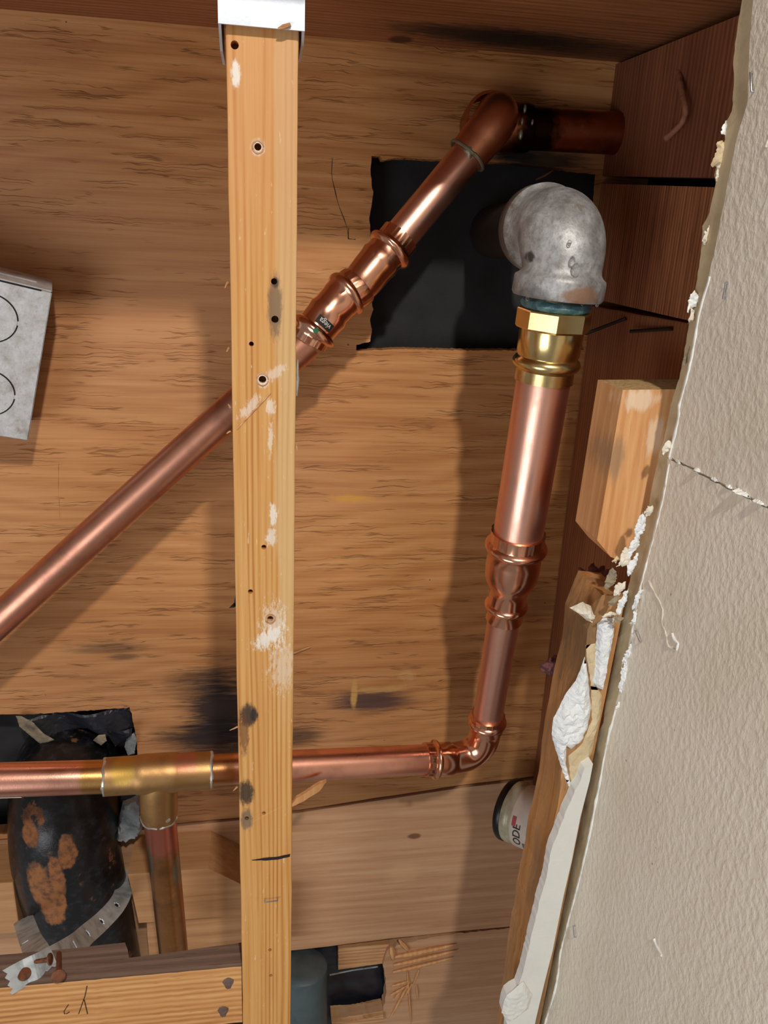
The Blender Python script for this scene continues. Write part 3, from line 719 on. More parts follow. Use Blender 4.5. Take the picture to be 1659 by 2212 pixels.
# lower stud with a wavy, waney left edge
ly0, ly1 = .486, .531
ledge = [(1222, 1303), (1217, 1358), (1200, 1440), (1184, 1507), (1173, 1580), (1166, 1641), (1160, 1690), (1143, 1760), (1130, 1830), (1118, 1900), (1103, 1990), (1093, 2060), (1082, 2150), (1074, 2212), (1066, 2290), (1030, 2560)]
lp = [xz(u, v, ly1) for u, v in ledge]
poly = ragged(lp, .008, .0012, 60, closed=False, seed=6) + [Vector((wallx(lp[-1].y) - .004, lp[-1].y)), Vector((.256, P(1345, 1290, ly0).z)), xz(1300, 1285, ly0)]
ls = prism('lower_stud', poly, 'Y', ly0, ly1, M['lowstud'], bev=.004)
tag(ls, 'rough brown stud with bark edge, its lower part covered by drywall', 'stud')
pts = [xz(1222, 1303, .50), xz(1250, 1290, .50), xz(1278, 1312, .49), xz(1296, 1332, .485), xz(1280, 1352, .485), xz(1255, 1330, .49)]
blob('broken_end', ragged(pts, .002, .0008, 500, seed=3), 'Y', .492, .008, M['tanwhite'], ls, .002, .003, .0018, 380, label='pale splintered end of the stud')

# leftover drywall pieces on the lower stud
stripL = [(1262, 1660), (1252, 1690), (1239, 1716), (1222, 1755), (1204, 1800), (1190, 1839), (1186, 1862), (1183, 1887), (1172, 1925), (1166, 1945), (1157, 1985), (1149, 2017), (1139, 2060), (1130, 2099), (1118, 2135), (1105, 2141), (1094, 2150), (1088, 2165), (1084, 2188), (1096, 2212), (1090, 2290), (1060, 2500)]
stripR = [(1095, 2500), (1140, 2290), (1158, 2200), (1177, 2120), (1194, 2053), (1206, 1993), (1218, 1933), (1235, 1860), (1254, 1764), (1274, 1687), (1281, 1650)]
sd = .476
pts = ragged([xz(u, v, sd) for u, v in stripL], .003, .0007, 420, closed=False, seed=5) + [xz(u, v, sd) for u, v in stripR]
g = prism('drywall_offcut', pts, 'Y', sd, sd + .0095, [M['gyp'], M['gyp'], M['skin']])
tag(g, 'long white gypsum offcut left along the bottom of the lower stud', 'drywall')
pts = [xz(u, v, sd - .0005) for u, v in ((1105, 2141), (1094, 2150), (1088, 2165), (1084, 2188), (1096, 2208), (1115, 2200), (1140, 2180), (1150, 2150), (1130, 2120))]
blob('loose_flap', ragged(pts, .002, .0006, 500, seed=2), 'Y', sd - .0002, .003, M['gyp'], g, .0025, .004, .0008, 300, label='curled loose corner')
pts = [xz(u, v, .477) for u, v in ((1300, 1358), (1312, 1347), (1338, 1345), (1334, 1390), (1326, 1430), (1318, 1470), (1312, 1503), (1300, 1498), (1290, 1486), (1294, 1440), (1297, 1400))]
o = blob('drywall_offcut', ragged(pts, .002, .0007, 500, seed=9), 'Y', .4855, .0055, M['gypw'], None, .0025, .003, .0008, 300)
tag(o, 'short white gypsum sliver on the stud below its broken end', 'drywall')
pts = [xz(u, v, .48) for u, v in ((1270, 1427), (1274, 1450), (1277, 1470), (1280, 1500), (1284, 1540), (1276, 1580), (1262, 1610), (1240, 1628), (1230, 1622), (1228, 1660), (1239, 1702), (1250, 1716), (1240, 1722), (1226, 1690), (1213, 1650), (1203, 1620), (1197, 1590), (1202, 1560), (1210, 1545), (1230, 1505), (1250, 1480), (1262, 1450))]
o = blob('plaster_lump', ragged(pts, .0025, .0006, 500, seed=12), 'Y', .4862, .0055, M['gypw'], None, .0022, .006, .0022, 230)
tag(o, 'lumpy white joint compound smeared on the lower stud', 'plaster')
pts = [xz(u, v, .482) for u, v in ((1270, 1400), (1292, 1395), (1297, 1440), (1293, 1490), (1305, 1510), (1300, 1560), (1285, 1620), (1268, 1680), (1250, 1716), (1236, 1690), (1232, 1640), (1262, 1612), (1284, 1560), (1280, 1480), (1274, 1440))]
o = blob('paper_layer', ragged(pts, .003, .0006, 400, seed=15), 'Y', .4862, .0018, M['tan'], None, .003, .002, .0006, 300)
tag(o, 'tan torn drywall paper beside the white compound lump', 'paper')

# horizontal plank below the plywood
pz = [Vector((-1.0, H - .668)), Vector((.0, zb[0] - .0055)), Vector((.2307, zb[1] - .0055)), Vector((.40, zb[1] + .006)), Vector((.40, H - .818)), Vector((.236, H - .8195)), Vector((.16, H - .8215)), Vector((.036, H - .8275)), Vector((-1.0, H - .845))]
lpk = prism('backing_plank', ragged(pz, .02, .0006), 'Y', D - .001, D + .016, M['plank'], holes=[[xz(35, 1800, D), xz(70, 1990, D), xz(100, 2030, D), xz(240, 2030, D), xz(250, 1800, D)]])
tag(lpk, 'wide pale horizontal plank below the plywood behind the upright strip', 'plank')
# splintered plywood around the small bottom opening
bz0 = H - 1.35
right_p = [xz(838, 2052, D), xz(870, 2040, D), xz(930, 2027, D), xz(985, 2018, D), Vector((.40, H - .822)), Vector((.40, bz0)), Vector((.1, bz0)), xz(745, 2212, D), xz(735, 2200, D), xz(790, 2192, D), xz(828, 2185, D), xz(835, 2140, D), xz(828, 2080, D)]
pb = prism('splintered_panel', ragged(right_p, .004, .0014, 260, seed=21), 'Y', D + .001, D + .016, M['plank'])
tag(pb, 'splintered panel right of the small bottom opening', 'panel')
def sliver(u0, v0, u1, v1, w_, d, mat, parent, th=.0018):
    a, b = P(u0, v0, d), P(u1, v1, d); L = (b - a).length
    return tube('wood_sliver', [a, a.lerp(b, .5) + Vector((0, -.001, 0)), b], [(0, w_ * .5), (L * .3, w_), (L * .7, w_ * .8), (L, w_ * .2)], mat, parent, 6)
for (a, b, c_, d_, w_) in ((845, 2045, 850, 2075, .004), (862, 2030, 885, 2055, .003), (848, 2068, 985, 2040, .0035), (850, 2085, 990, 2052, .003), (848, 2100, 980, 2068, .0025), (880, 2100, 888, 2212, .0016), (905, 2095, 888, 2135, .0014), (885, 2120, 842, 2200, .0022), (890, 2125, 868, 2160, .002), (900, 2130, 902, 2160, .0012), (846, 2130, 885, 2118, .0018), (843, 2150, 880, 2128, .0018), (848, 2160, 868, 2138, .0014)):
    sliver(a, b, c_, d_, w_, D - .001, M['block'], pb)
pl = prism('batten_scrap', ragged([xz(730, 2043, D + .01), xz(838, 2034, D + .01), xz(838, 2074, D + .01), xz(730, 2089, D + .01)], .004, .0005), 'Y', D + .006, D + .02, M['splint'])
tag(pl, 'small pale wood scrap at the top of the bottom opening', 'wood scrap')
pl2 = prism('torn_ledge', ragged([xz(715, 2196, D + .004), xz(760, 2194, D + .004), xz(790, 2188, D + .004), xz(826, 2180, D + .004), xz(828, 2196, D + .004), xz(780, 2206, D + .004), xz(720, 2225, D + .004)], .003, .001), 'Y', D - .004, D + .02, M['splint'])
tag(pl2, 'ragged yellow wood ledge under the bottom opening', 'wood scrap')
fp = []
# black paper behind the openings
def sheet(name, u0, v0, u1, v1, d, mat, amp, freq, label, nx=36, nz=36, cat='paper'):
    a, b = P(u0, v0, d), P(u1, v1, d); vs = []; fs = []
    for side in (0, 1):
        for j in range(nz + 1):
            for i in range(nx + 1):
                x = a.x + (b.x - a.x) * i / nx; z = a.z + (b.z - a.z) * j / nz
                y = d + amp * mnoise.fractal(Vector((x * freq, z * freq * 1.3, d * 9)), 1, 2, 3) + side * .0012
                vs.append((x, y, z))
    k = (nx + 1) * (nz + 1)
    for j in range(nz):
        for i in range(nx):
            q = j * (nx + 1) + i; f = (q, q + 1, q + nx + 2, q + nx + 1); fs.append(f); fs.append(tuple(t + k for t in reversed(f)))
    o = link(name, mesh(name, vs, fs), mat, None, True); tag(o, label, cat); return o
sheet('black_paper', 780, 310, 1330, 790, D + .030, M['felt'], .004, 14, 'matt black building paper behind the large upper opening')
sheet('black_paper', 640, 2040, 850, 2215, D + .026, M['felt_gloss'], .005, 26, 'creased glossy black paper in the small bottom opening')
sheet('black_paper', -300, 1520, 330, 1840, D + .055, M['felt'], .010, 22, 'wrinkled black paper behind the big black pipe')
e = tube('paper_edge', [P(712, 2106, D + .012), P(760, 2096, D + .014), P(816, 2088, D + .014)], [(0, .0012), (.03, .001), (.06, .0012), (.075, .0008)], M['scrapgrey'], None, 6)
tag(e, 'thin pale torn edge above the glossy black paper', 'paper')

# old block behind the copper branch
kb = .700
kz_t = P(254, 1890, kb).z; kz_b = P(286, 1995, kb).z
kp = [Vector((P(276, 1890, kb).x, kz_t)), Vector((P(449, 1865, kb).x, kz_t)), xz(524, 1912, kb), Vector((P(560, 1950, kb).x, kz_b + .012)), Vector((P(560, 1950, kb).x, kz_b)), Vector((P(300, 1995, kb).x, kz_b))]
kk = prism('old_block', ragged(kp, .02, .0006), 'Y', kb, D - .0015, M['oldblock'], bev=.0016)
tag(kk, 'pale brown horizontal block with a chamfered end behind the thin copper branch', 'wood block')
k3 = plank('old_block', (-.50, kb, kz_b), (P(28, 1900, kb).x, D - .0015, kz_t), M['oldblock'], bev=.0015)
tag(k3, 'pale brown block at the left edge beside the black iron bend', 'wood block')
k2 = plank('old_block', (P(318, 2020, .715).x, .715, kz_b - .10), (.02, D - .0015, kz_b - .012), M['oldblock'], bev=.0015)
tag(k2, 'dim brown board low down behind the copper branch, under the chamfered block', 'board')

# sill board at the lower left
sy = .4795
szt = H - .5345
back_pts = [PZ(-60, 2066, szt), PZ(0, 2063, szt), PZ(140, 2050, szt), PZ(270, 2036, szt), PZ(276, 2052, szt), PZ(279, 2069, szt), PZ(400, 2053, szt), PZ(521, 2036, szt)]
fb = [Vector((-.50, sy)), Vector((-.0200, sy)), Vector((-.0200, back_pts[-1].y))] + [Vector((p.x, p.y)) for p in reversed(back_pts[:-1])] + [Vector((-.50, back_pts[0].y + .01))]
szb = P(515, 2209, sy).z
sl = prism('sill_board', ragged(fb, .006, .0004, 300, seed=4), 'Z', szb, szt, M['sill'], bev=.0012)
sl.data.materials.append(M['silltop'])
for p in sl.data.polygons:
    if p.normal.z > .75: p.material_index = 1
tag(sl, 'horizontal board at the lower left with weathered top and notch', 'board')
# pencil scribble on the sill face
for ln in ([(188, 2130), (184, 2150), (170, 2190)], [(182, 2160), (189, 2190)], [(148, 2170), (138, 2185), (140, 2192), (150, 2186)]):
    pp = [P(u, v, sy - .0001) for u, v in ln]; L = sum((b - a).length for a, b in zip(pp, pp[1:]))
    tube('pencil_mark', pp, [(L * i / 6, .00035) for i in range(7)], M['black'], sl, 5)
for (u, v, rr) in ((493, 2125, .004), (482, 2186, .004)):
    p = P(u, v, sy - .0002)
    blob('knot_gouge', [Vector((p.x + math.cos(a) * rr * (1 + .3 * math.sin(3 * a)), p.z + math.sin(a) * rr * 1.5)) for a in np.linspace(0, 2 * math.pi, 12)[:-1]], 'Y', sy + .0003, .0009, M['silltop'], sl, .0015, .002, .0005, 500)

# ================================================================== PIPES
R1 = .0143
# --- upper diagonal line -------------------------------------------------
dl = thing('diagonal_copper_line', 'diagonal copper pipe line rising from left to the top right corner', 'pipe')
A0 = P(-420, 1719, .655); A1 = P(664, 737, .668)
A0 = A1 + (P(0, 1338, .655) - A1) * 1.45
pipe('pipe', A0, A1, R1, M['cu_old'], dl, 16, label='dull aged copper pipe')
B0, B1, B2, B3, B4 = P(664, 737, .668), P(678, 715, .668), P(728, 655, .672), P(752, 632, .675), P(776, 615, .678)
B5, B6, B7 = P(812, 572, .682), P(842, 539, .686), P(866, 510, .689)
fpth = catmull([B0, B1, B2, B3, B4, B5, B6, B7], 8)
at, FL = resample(fpth, 0)
def sidx(p):   # arc length of nearest sample
    L = 0; best = (9, 0)
    for a, b in zip(fpth, fpth[1:]):
        dd = (a - p).length
        if dd < best[0]: best = (dd, L)
        L += (b - a).length
    dd = (fpth[-1] - p).length
    return L if dd < best[0] else best[1]
s1, s2, s3, s4, s5, s6 = (sidx(p) for p in (B1, B2, B3, B4, B5, B6))
def ticks(lo_, hi_, n=26, amp=.035):
    return lambda i, k, a: (1 - amp) if (lo_ <= i <= hi_ and k % 3 == 0) else 1
st_a = [(0, .0146), (.0004, .0168), (max(.002, s1 - .0052), .0168)] + bead(s1 - .004, .008, .0168, .0203) + [(s1 + .0055, .0166), (s1 + .013, .0168), (s1 + .018, .0178), (s1 + .022, .0166), (s2 + .001, .0166), (s2 + .003, .0172)]
nA = len(st_a)
tube('press_elbow', fpth, st_a + bead(s3 - .006, .008, .0172, .0200) + [(s3 + .003, .0176), (s4 - .001, .0176), (s4, .0172)], M['cu_fit'], dl, 72, mod=lambda i, k, a: .972 if ((i in (1, 2) or i in (nA + 7, nA + 8)) and k % 3 == 0) else 1, label='shiny copper press fitting')
st_b = [(s4 - .003, .0150), (s4 + .001, .0158), (s4 + .006, .0163), (s5 - .004, .0166), (s5 + .001, .0168), (s5 + .005, .0177), (s5 + .008, .0166)]
pe2 = tube('press_elbow', fpth, st_b + bead(s6 - .0045, .009, .0168, .0205) + [(s6 + .0048, .0168), (FL - .0005, .0170), (FL, .0146)], M['cu_fit'], dl, 72, mod=lambda i, k, a: .972 if (i in (len(st_b) + 7, len(st_b) + 8) and k % 3 == 0) else 1, label='shiny copper press fitting')
# black maker's label with white lettering and the green dot
lab = P(695, 692, .66); pc, tt = frame_at(fpth, s1 + .009)
nview = (Vector((0, 0, H)) - pc).normalized(); tside = tt.cross(nview).normalized()
outn = (nview + tside * .18).normalized()
w1 = wrap(flat_rect(.0068, .0150), pc, tt, outn, .0168, .0006); lb = link('maker_label', w1, M['labelblack'], dl, label='small black label')
tm = text_mesh('viega', .0066)
for v in tm.vertices: v.co.x *= .80
tm = wrap(tm, pc, tt, outn, .0168, .0011, math.pi / 2)
link('lettering', tm, M['labelwhite'], lb, label='white letters reading viega')
pc2, tt2 = frame_at(fpth, s1 + .0002)
link('green_dot', wrap(flat_disc(.0024, .0006), pc2, tt2, (nview + tside * .05), .0200, .0002), M['green'], dl, label='green dot')
U0, U1 = P(860, 517, .688), P(1022, 322, .704)
pipe('pipe', U0, U1, R1, M['cu'], dl, 8, label='bright copper pipe')
# soldered elbow at the top, its solder ring, and the cup it enters
e_pth = catmull([P(1008, 338, .703), P(1035, 305, .704), P(1058, 278, .704), P(1072, 256, .708), P(1074, 246, .720), P(1070, 248, .742)], 8)
at, EL = resample(e_pth, 0)
tube('solder_elbow', e_pth, [(0, .0150), (.0006, .0166)] + [(.0006 + (EL - .001) * i / 24, .0166 + (.0012 * math.sin(i / 24 * math.pi))) for i in range(1, 25)], M['cu_elb'], dl, 48, label='soldered copper elbow')
r_p, r_t = frame_at(e_pth, .0045)
xv = r_t.cross(Vector((0, 0, 1))).normalized(); yv = r_t.cross(xv)
rp = [r_p - r_t * .004 + xv * math.cos(a) * .0164 + yv * math.sin(a) * .0164 + mnoise.noise_vector(Vector((a, 2, 0))) * .0012 for a in np.linspace(0, 2 * math.pi, 40)]
tube('solder_ring', rp, [(i * .1034 / 39, .0015) for i in range(40)], M['solder_old'], dl, 8, label='grey solder bead')
dp = r_p + (Vector((0, 0, H)) - r_p).normalized() * .0168
blob_p = [Vector((dp.x + .0045 * math.cos(a) * (1.2 if math.sin(a) > 0 else .8), dp.z + .006 * math.sin(a))) for a in np.linspace(0, 2 * math.pi, 14)[:-1]]
blob('solder_drip', blob_p, 'Y', dp.y + .002, .003, M['solder_old'], dl, .0015, .004, .0008, 300)
cp, ct = P(1056, 262, .722), Vector((0.05, 1, -.12)).normalized()
tube('tee_cup', [cp - ct * .010, cp + ct * .022], [(0, .0192), (0, .0218), (.004, .0222), (.030, .0215)], M['cu_dark'], dl, 48, cap=False, label='copper cup rim around the elbow')
q0, q1 = P(1062, 272, .738), P(1330, 288, .740)
L = (q1 - q0).length
tube('tee_body', [q0, q1], [(0, .004), (.001, .016), (.006, .0205), (.030, .0205), (.034, .0196)], M['cu_dark'], dl, 48, label='burnt copper fitting')
tube('pipe', [q0, q1], [(.028, .0178), (L, .0178)], M['cu_dark'], dl, 48, label='dull copper stub pipe running right')
for (u, v, r) in ((1134, 235, .0022), (1128, 262, .002), (1125, 290, .0028), (1150, 264, .0016)):
    p = P(u, v, .712)
    bm = bmesh.new(); bmesh.ops.create_icosphere(bm, subdivisions=2, radius=r, matrix=Matrix.Translation(p) @ Matrix.Diagonal((.7, .7, 1.6, 1)))
    link('solder_blob', bm_mesh('solder_blob', bm), M['solder_old'], dl, True)

# --- galvanised elbow ----------------------------------------------------
ge = thing('galvanised_elbow', 'grey galvanised iron elbow coming out of the upper opening', 'pipe elbow')
G0 = P(1206, 625, .574); axis_dn = (P(1170, 830, .578) - G0).normalized()
gc = G0 - axis_dn * .0
top = G0 - axis_dn * .062
pth = [G0 + axis_dn * .006]
cen = G0 - axis_dn * .010
Rb = .033
cback = cen + Vector((0, Rb, 0))
for i in range(17):
    a = math.pi / 2 * i / 16
    pth.append(cback + Vector((0, -math.cos(a) * Rb, 0)) - axis_dn * (math.sin(a) * Rb))
endp = pth[-1]
pth += [endp + Vector((0, .02, 0)), endp + Vector((0, .05, 0)), endp + Vector((0, .16, 0))]
at, GL = resample(pth, 0)
arc = .016 + Rb * math.pi / 2
st = [(0, .024), (0, .0322), (.002, .0334), (.0125, .0334), (.0145, .0328), (.0160, .0306), (.018, .0290), (.020, .0286)]
st += [(.020 + (arc - .021) * i / 14, .0286 + .0022 * math.sin(math.pi * i / 14)) for i in range(1, 15)]
st += [(arc + .001, .0288), (arc + .012, .0292), (arc + .0145, .0310), (arc + .017, .0334), (arc + .031, .0334), (arc + .0325, .0322), (arc + .0325, .024)]
tube('elbow_body', pth, st, M['galv'], ge, 56, label='mottled grey zinc casting')
tube('nipple', pth, [(arc + .028, .0240), (GL, .0240)], M['darknail'], ge, 40, label='dark threaded pipe going into the wall')
# water drops on the casting
for (u, v, r) in ((1243, 585, .0042), (1236, 565, .0028), (1230, 690 - 165, .0018), (1258, 655, .0016), (1290, 657, .0018), (1139, 645, .0014)):
    d0 = .5438 if u in (1243, 1236) else .5455 if u == 1230 else .548
    p = P(u, v, d0); bm = bmesh.new(); bmesh.ops.create_icosphere(bm, subdivisions=3, radius=r, matrix=Matrix.Translation(p) @ Matrix.Diagonal((.8, .55, 1.25, 1)))
    link('water_drop', bm_mesh('water_drop', bm), M['dropm'], ge, True)

# --- riser line ----------------------------------------------------------
rl = thing('copper_riser_line', 'copper line dropping from the grey elbow and turning left to the tee', 'pipe')
V = [P(1205, 632, .574), P(1178, 800, .578), P(1120, 1150, .590), P(1111, 1180, .592), P(1097, 1268, .600), P(1092, 1310, .606), P(1087, 1345, .610), P(1053, 1552, .640)]
va = (V[2] - V[0]).normalized()
def along(v):        # point on the riser axis at image height v (upper big pipe)
    for a, b, va_, vb in ((V[0], V[2], 632, 1150), (V[2], V[6], 1150, 1345), (V[6], V[7], 1345, 1552)):
        if v <= vb: return a.lerp(b, max(0, (v - va_)) / (vb - va_))
    return V[7]
ad = thing('brass_adapter', 'gold brass threaded adapter screwed into the grey elbow', 'pipe fitting')
def dist_v(v): return (along(v) - V[0]).length
apth = [V[0] - va * .01, V[2]]
o_ = .01
tube('thread', apth, [(0, .0215)] + [(.004 + .0012 * i, .0222 + (.0007 if i % 2 else 0)) for i in range(20)], M['brass'], ad, 40)
tube('pipe_dope', apth, [(o_ + .004, .0224), (o_ + .006, .0255), (o_ + .0085, .0262), (o_ + .011, .0250), (o_ + .0125, .023)], M['dope'], ad, 36, mod=lambda i, k, a: 1 + .05 * mnoise.noise(Vector((k * .7, i, 3))), label='teal pipe dope squeezed out of the thread')
h0, h1 = o_ + dist_v(664), o_ + dist_v(704)
tube('hex_nut', apth, [(h0, .0235), (h0 + .0006, .0270), (h0 + .0015, .0276), (h1 - .0015, .0276), (h1, .0262), (h1 + .0002, .022)], M['brass'], ad, 8, smooth=False, phase=.25, label='faceted brass nut')
b0 = o_ + dist_v(758)
tube('sleeve', apth, [(h1 - .001, .0238), (h1 + .002, .0240), (b0 - .002, .0236), (b0 - .0005, .0226)] + bead(b0, .0095, .0226, .0258, 9) + [(b0 + .0102, .0220), (b0 + .0112, .0216), (o_ + dist_v(783), .0219), (o_ + dist_v(808), .0223), (o_ + dist_v(808), .0208)], M['brass'], ad, 64, label='polished brass press sleeve')
pipe('pipe', along(790), along(1165), .02065, M['cu'], rl, 14, 56, label='wide bright copper pipe')
rp_ = [V[2] + (V[2] - V[6]).normalized() * .012, V[6] + (V[6] - V[2]).normalized() * .004]
rL = (rp_[1] - rp_[0]).length
def rs(v): return (along(v) - rp_[0]).length
x0, x1 = rs(1155), rs(1335)
st = [(x0 - .003, .0208), (x0 - .003, .0226), (rs(1168), .0226)] + bead(rs(1170), .0085, .0226, .0262, 9) + [(rs(1170) + .0092, .0222), (rs(1205), .0228), (rs(1225), .0230), (rs(1242), .0225), (rs(1256), .0200), (rs(1266), .0172), (rs(1278), .0162), (rs(1296), .0163)] + bead(rs(1298), .0070, .0163, .0190, 9) + [(rs(1298) + .0076, .0160), (rs(1335), .0164), (rs(1335) + .0003, .0144)]
tube('press_reducer', rp_, st, M['cu_fit'], rl, 72, mod=lambda i, k, a: .975 if (i in (1, 2) and k % 4 == 0) else 1, label='shiny copper press reducer')
pipe('pipe', along(1325), along(1552), R1, M['cu'], rl, 8, label='bright narrow copper pipe')
HP = [P(-420, 1700, .590), P(0, 1685, .597), P(228, 1678, .602), P(340, 1671, .605), P(455, 1663, .608), P(640, 1653, .622), P(925, 1640, .640), P(975, 1636, .643)]
dn = (V[7] - V[6]).normalized()
ep = [V[7] - dn * .006, P(1049, 1580, .643), P(1040, 1606, .646), P(1018, 1627, .647), P(985, 1637, .645), P(950, 1640, .642), P(916, 1641, .640)]
ep = catmull(ep, 10); at, L_ = resample(ep, 0)
st = [(0, .0146), (.0003, .0165), (.0058, .0165)] + bead(.006, .0065, .0165, .0188) + [(.0132, .0160), (.0185, .0164), (.0205, .0156)]
n1_ = len(st)
arc0, arc1 = .0215, L_ - .031
st += [(arc0 + (arc1 - arc0) * i / 16, .0152) for i in range(17)]
st += [(L_ - .0295, .0156), (L_ - .027, .0164), (L_ - .018, .0164), (L_ - .0150, .0158)] + bead(L_ - .0145, .0065, .0158, .0192) + [(L_ - .0075, .0163), (L_ - .0005, .0165), (L_, .0146)]
tube('press_elbow', ep, st, M['cu_fit'], rl, 72, mod=lambda i, k, a: .975 if (i in (1, 2) or i >= len(st) - 3) and k % 4 == 0 else 1, label='shiny copper press elbow')
pipe('pipe', HP[7].lerp(HP[6], 1.0), HP[4].lerp(HP[5], -.1), R1, M['cu_left'], rl, 12, label='horizontal copper pipe running behind the strip')
pl_ = pipe('pipe', HP[2].lerp(HP[3], .1), HP[1] + (HP[1] - HP[2]) * 1.1, R1, M['cu_left'], rl, 12, label='reddish copper pipe left of the tee')
ta, tb = HP[2], HP[4]; Lt = (tb - ta).length
m_ = Lt * .5
tube('tee_body', [ta, tb], [(0, .0145), (.0002, .0163), (Lt * .28, .0164), (Lt * .30, .0170), (Lt * .36, .0174), (Lt * .62, .0174), (Lt * .68, .0170), (Lt * .70, .0164), (Lt - .0002, .0163), (Lt, .0145)], M['cu_tee'], rl, 48, label='discoloured soldered tee')
bc = ta.lerp(tb, .50); b_end = P(378, 2075, .640); b_dir = (P(347, 1790, .612) - bc).normalized()
bA = P(342, 1672, .604); bB = P(344, 1762, .609)
tube('tee_branch', [bA, bB], [(0, .0150), (.012, .0165), (.020, .0163), ((bB - bA).length, .0162), ((bB - bA).length, .0145)], M['cu_tee'], rl, 48)
pipe('branch_pipe', bB + (bA - bB) * .1, P(378, 2085, .648), R1, M['cu_branch'], rl, 14, label='copper branch pipe with green patina')
def solder_ring(c, t, r, w_, mat, nm='solder_ring', amp=.0012):
    t = t.normalized(); x = t.cross(Vector((.2, .1, 1))).normalized() if abs(t.z) < .9 else t.cross(Vector((1, 0, 0))).normalized(); y = t.cross(x)
    pts = [c + x * math.cos(a) * r + y * math.sin(a) * r + t * mnoise.noise(Vector((math.cos(a) * 2, math.sin(a) * 2, c.x * 50))) * amp for a in np.linspace(0, 2 * math.pi, 36)]
    LL = 2 * math.pi * r
    return tube(nm, pts, [(LL * i / 36, w_ * (.7 + .6 * abs(mnoise.noise(Vector((i * .5, c.z * 9, 0)))))) for i in range(37)], mat, rl, 8, label='silver solder bead')
solder_ring(ta + (ta - tb).normalized() * .0003, tb - ta, .0152, .0017, M['solder'])
solder_ring(tb + (tb - ta).normalized() * .0003, tb - ta, .0152, .0018, M['solder'])
solder_ring(bB, bB - bA, .0150, .0022, M['solder'], amp=.002)
dcl = []
for (u, v, d0, ru, rv) in ((440, 1690, .5935, .0035, .005), (221, 1702, .588, .0035, .005), (348, 1774, .5945, .008, .0045), (308, 1697, .588, .0022, .0016)):
    p = P(u, v, d0)
    blob('solder_drip', [Vector((p.x + ru * math.cos(a), p.z + rv * math.sin(a))) for a in np.linspace(0, 2 * math.pi, 14)[:-1]], 'Y', p.y + .0015, .0022, M['solder'], rl, .0015, .003, .0004, 300)
# paper sticker under the left pipe
tdir = (HP[1] - HP[2]).normalized(); sp_ = P(16, 1716, .597); sc_ = HP[1].lerp(HP[2], .07)
dnv = Vector((0, -.75, -1)).normalized()
stk = link('pipe_sticker', wrap(flat_rect(.034, .0085), sc_ + tdir * .004, -tdir, dnv, R1, .0003), M['labelwhite'], rl, label='white printed sticker under the pipe')
tm = text_mesh('MSTP', .0052); tm = wrap(tm, sc_ + tdir * -.0005, -tdir, dnv + Vector((0, -.02, .0)), R1, .0008)
link('lettering', tm, M['black'], stk, label='black letters reading MSTP')

# --- big black pipe ------------------------------------------------------
bp = thing('black_iron_pipe', 'large rusty black iron bend coming out of the lower left opening', 'pipe')
bpth = catmull([P(150, 1640, .862), P(148, 1655, .800), P(143, 1690, .752), P(140, 1750, .735), P(142, 1830, .733), P(156, 1900, .735), P(180, 1985, .740), P(203, 2080, .746), P(215, 2130, .748)], 8)
at, BL = resample(bpth, 0)
tube('bend', bpth, [(BL * i / 40, .0555 - (.005 * max(0, (i - 22) / 18))) for i in range(41)], M['iron'], bp, 64, mod=lambda i, k, a: 1 + .005 * mnoise.noise(Vector((math.cos(a) * 3, math.sin(a) * 3, i * .2))))

# --- slate pipe at the bottom -------------------------------------------
sp2 = [P(655, 2082, .742), P(655, 2300, .735)]
o = tube('slate_pipe', sp2, [(0, .020), (.0012, .026), (.004, .0292), (.10, .0298), (.1005, .0305), ((sp2[1] - sp2[0]).length, .0305)], M['pvc'], None, 56)
tag(o, 'slate grey plastic pipe at the bottom right of the upright strip', 'pipe')

# ================================================================== SMALL METAL AND SCRAPS
# perforated strap round the black pipe
sp_thing = thing('perforated_strap', 'galvanised perforated strap around the black iron pipe', 'strap')
cl = [P(267, 1880, .760), P(267, 1922, .715), P(252, 1955, .680), P(220, 1990, .645), P(190, 2016, .600), P(160, 2042, .550), P(100, 2078, .498), P(50, 2103, .486), P(18, 2121, .478)]
cl = catmull(cl, 10)
def band(name, cl, wid, mat, parent, holes=(), rag=0, wdir=None, thick=.0009):
    at, L = resample(cl, 0); n = int(L / .0022)
    rows = 10; grid = []; vs = []; fs = []
    for i in range(n + 1):
        s_ = L * i / n; p = at(s_); t = (at(min(L, s_ + .003)) - at(max(0, s_ - .003))).normalized()
        nv = (Vector((0, 0, H)) - p).normalized(); wv_ = t.cross(nv).normalized()
        if wdir is not None:
            wv_ = (wdir - t * wdir.dot(t)).normalized()
        nn = wv_.cross(t).normalized(); nn = nn if nn.dot(nv) > 0 else -nn
        row = []
        for j in range(rows + 1):
            f = (j / rows - .5) * wid
            e_ = rag * math.sin(j * 2.1) if i in (0, n) else 0
            row.append(len(vs)); vs.append(p + wv_ * f + nn * (.0002 * math.sin(i * .3)) + t * e_)
        grid.append((row, s_, nn))
    for i in range(n):
        for j in range(rows):
            sm = (grid[i][1] + grid[i + 1][1]) / 2; fm = ((j + .5) / rows - .5) * wid
            if any((sm - hs) ** 2 + (fm - hf) ** 2 < hr * hr for hs, hf, hr in holes): continue
            a, b = grid[i][0], grid[i + 1][0]; fs.append((a[j], a[j + 1], b[j + 1], b[j]))
    me = mesh(name, vs, fs); o = link(name, me, mat, parent)
    md = o.modifiers.new('solid', 'SOLIDIFY'); md.thickness = thick; md.offset = 0
    return o
at, SL = resample(cl, 0)
def near(cl, q):
    L = 0; best = (9, 0)
    for a, b in zip(cl, cl[1:]):
        dd = (a - q).length
        if dd < best[0]: best = (dd, L)
        L += (b - a).length
    return best[1]
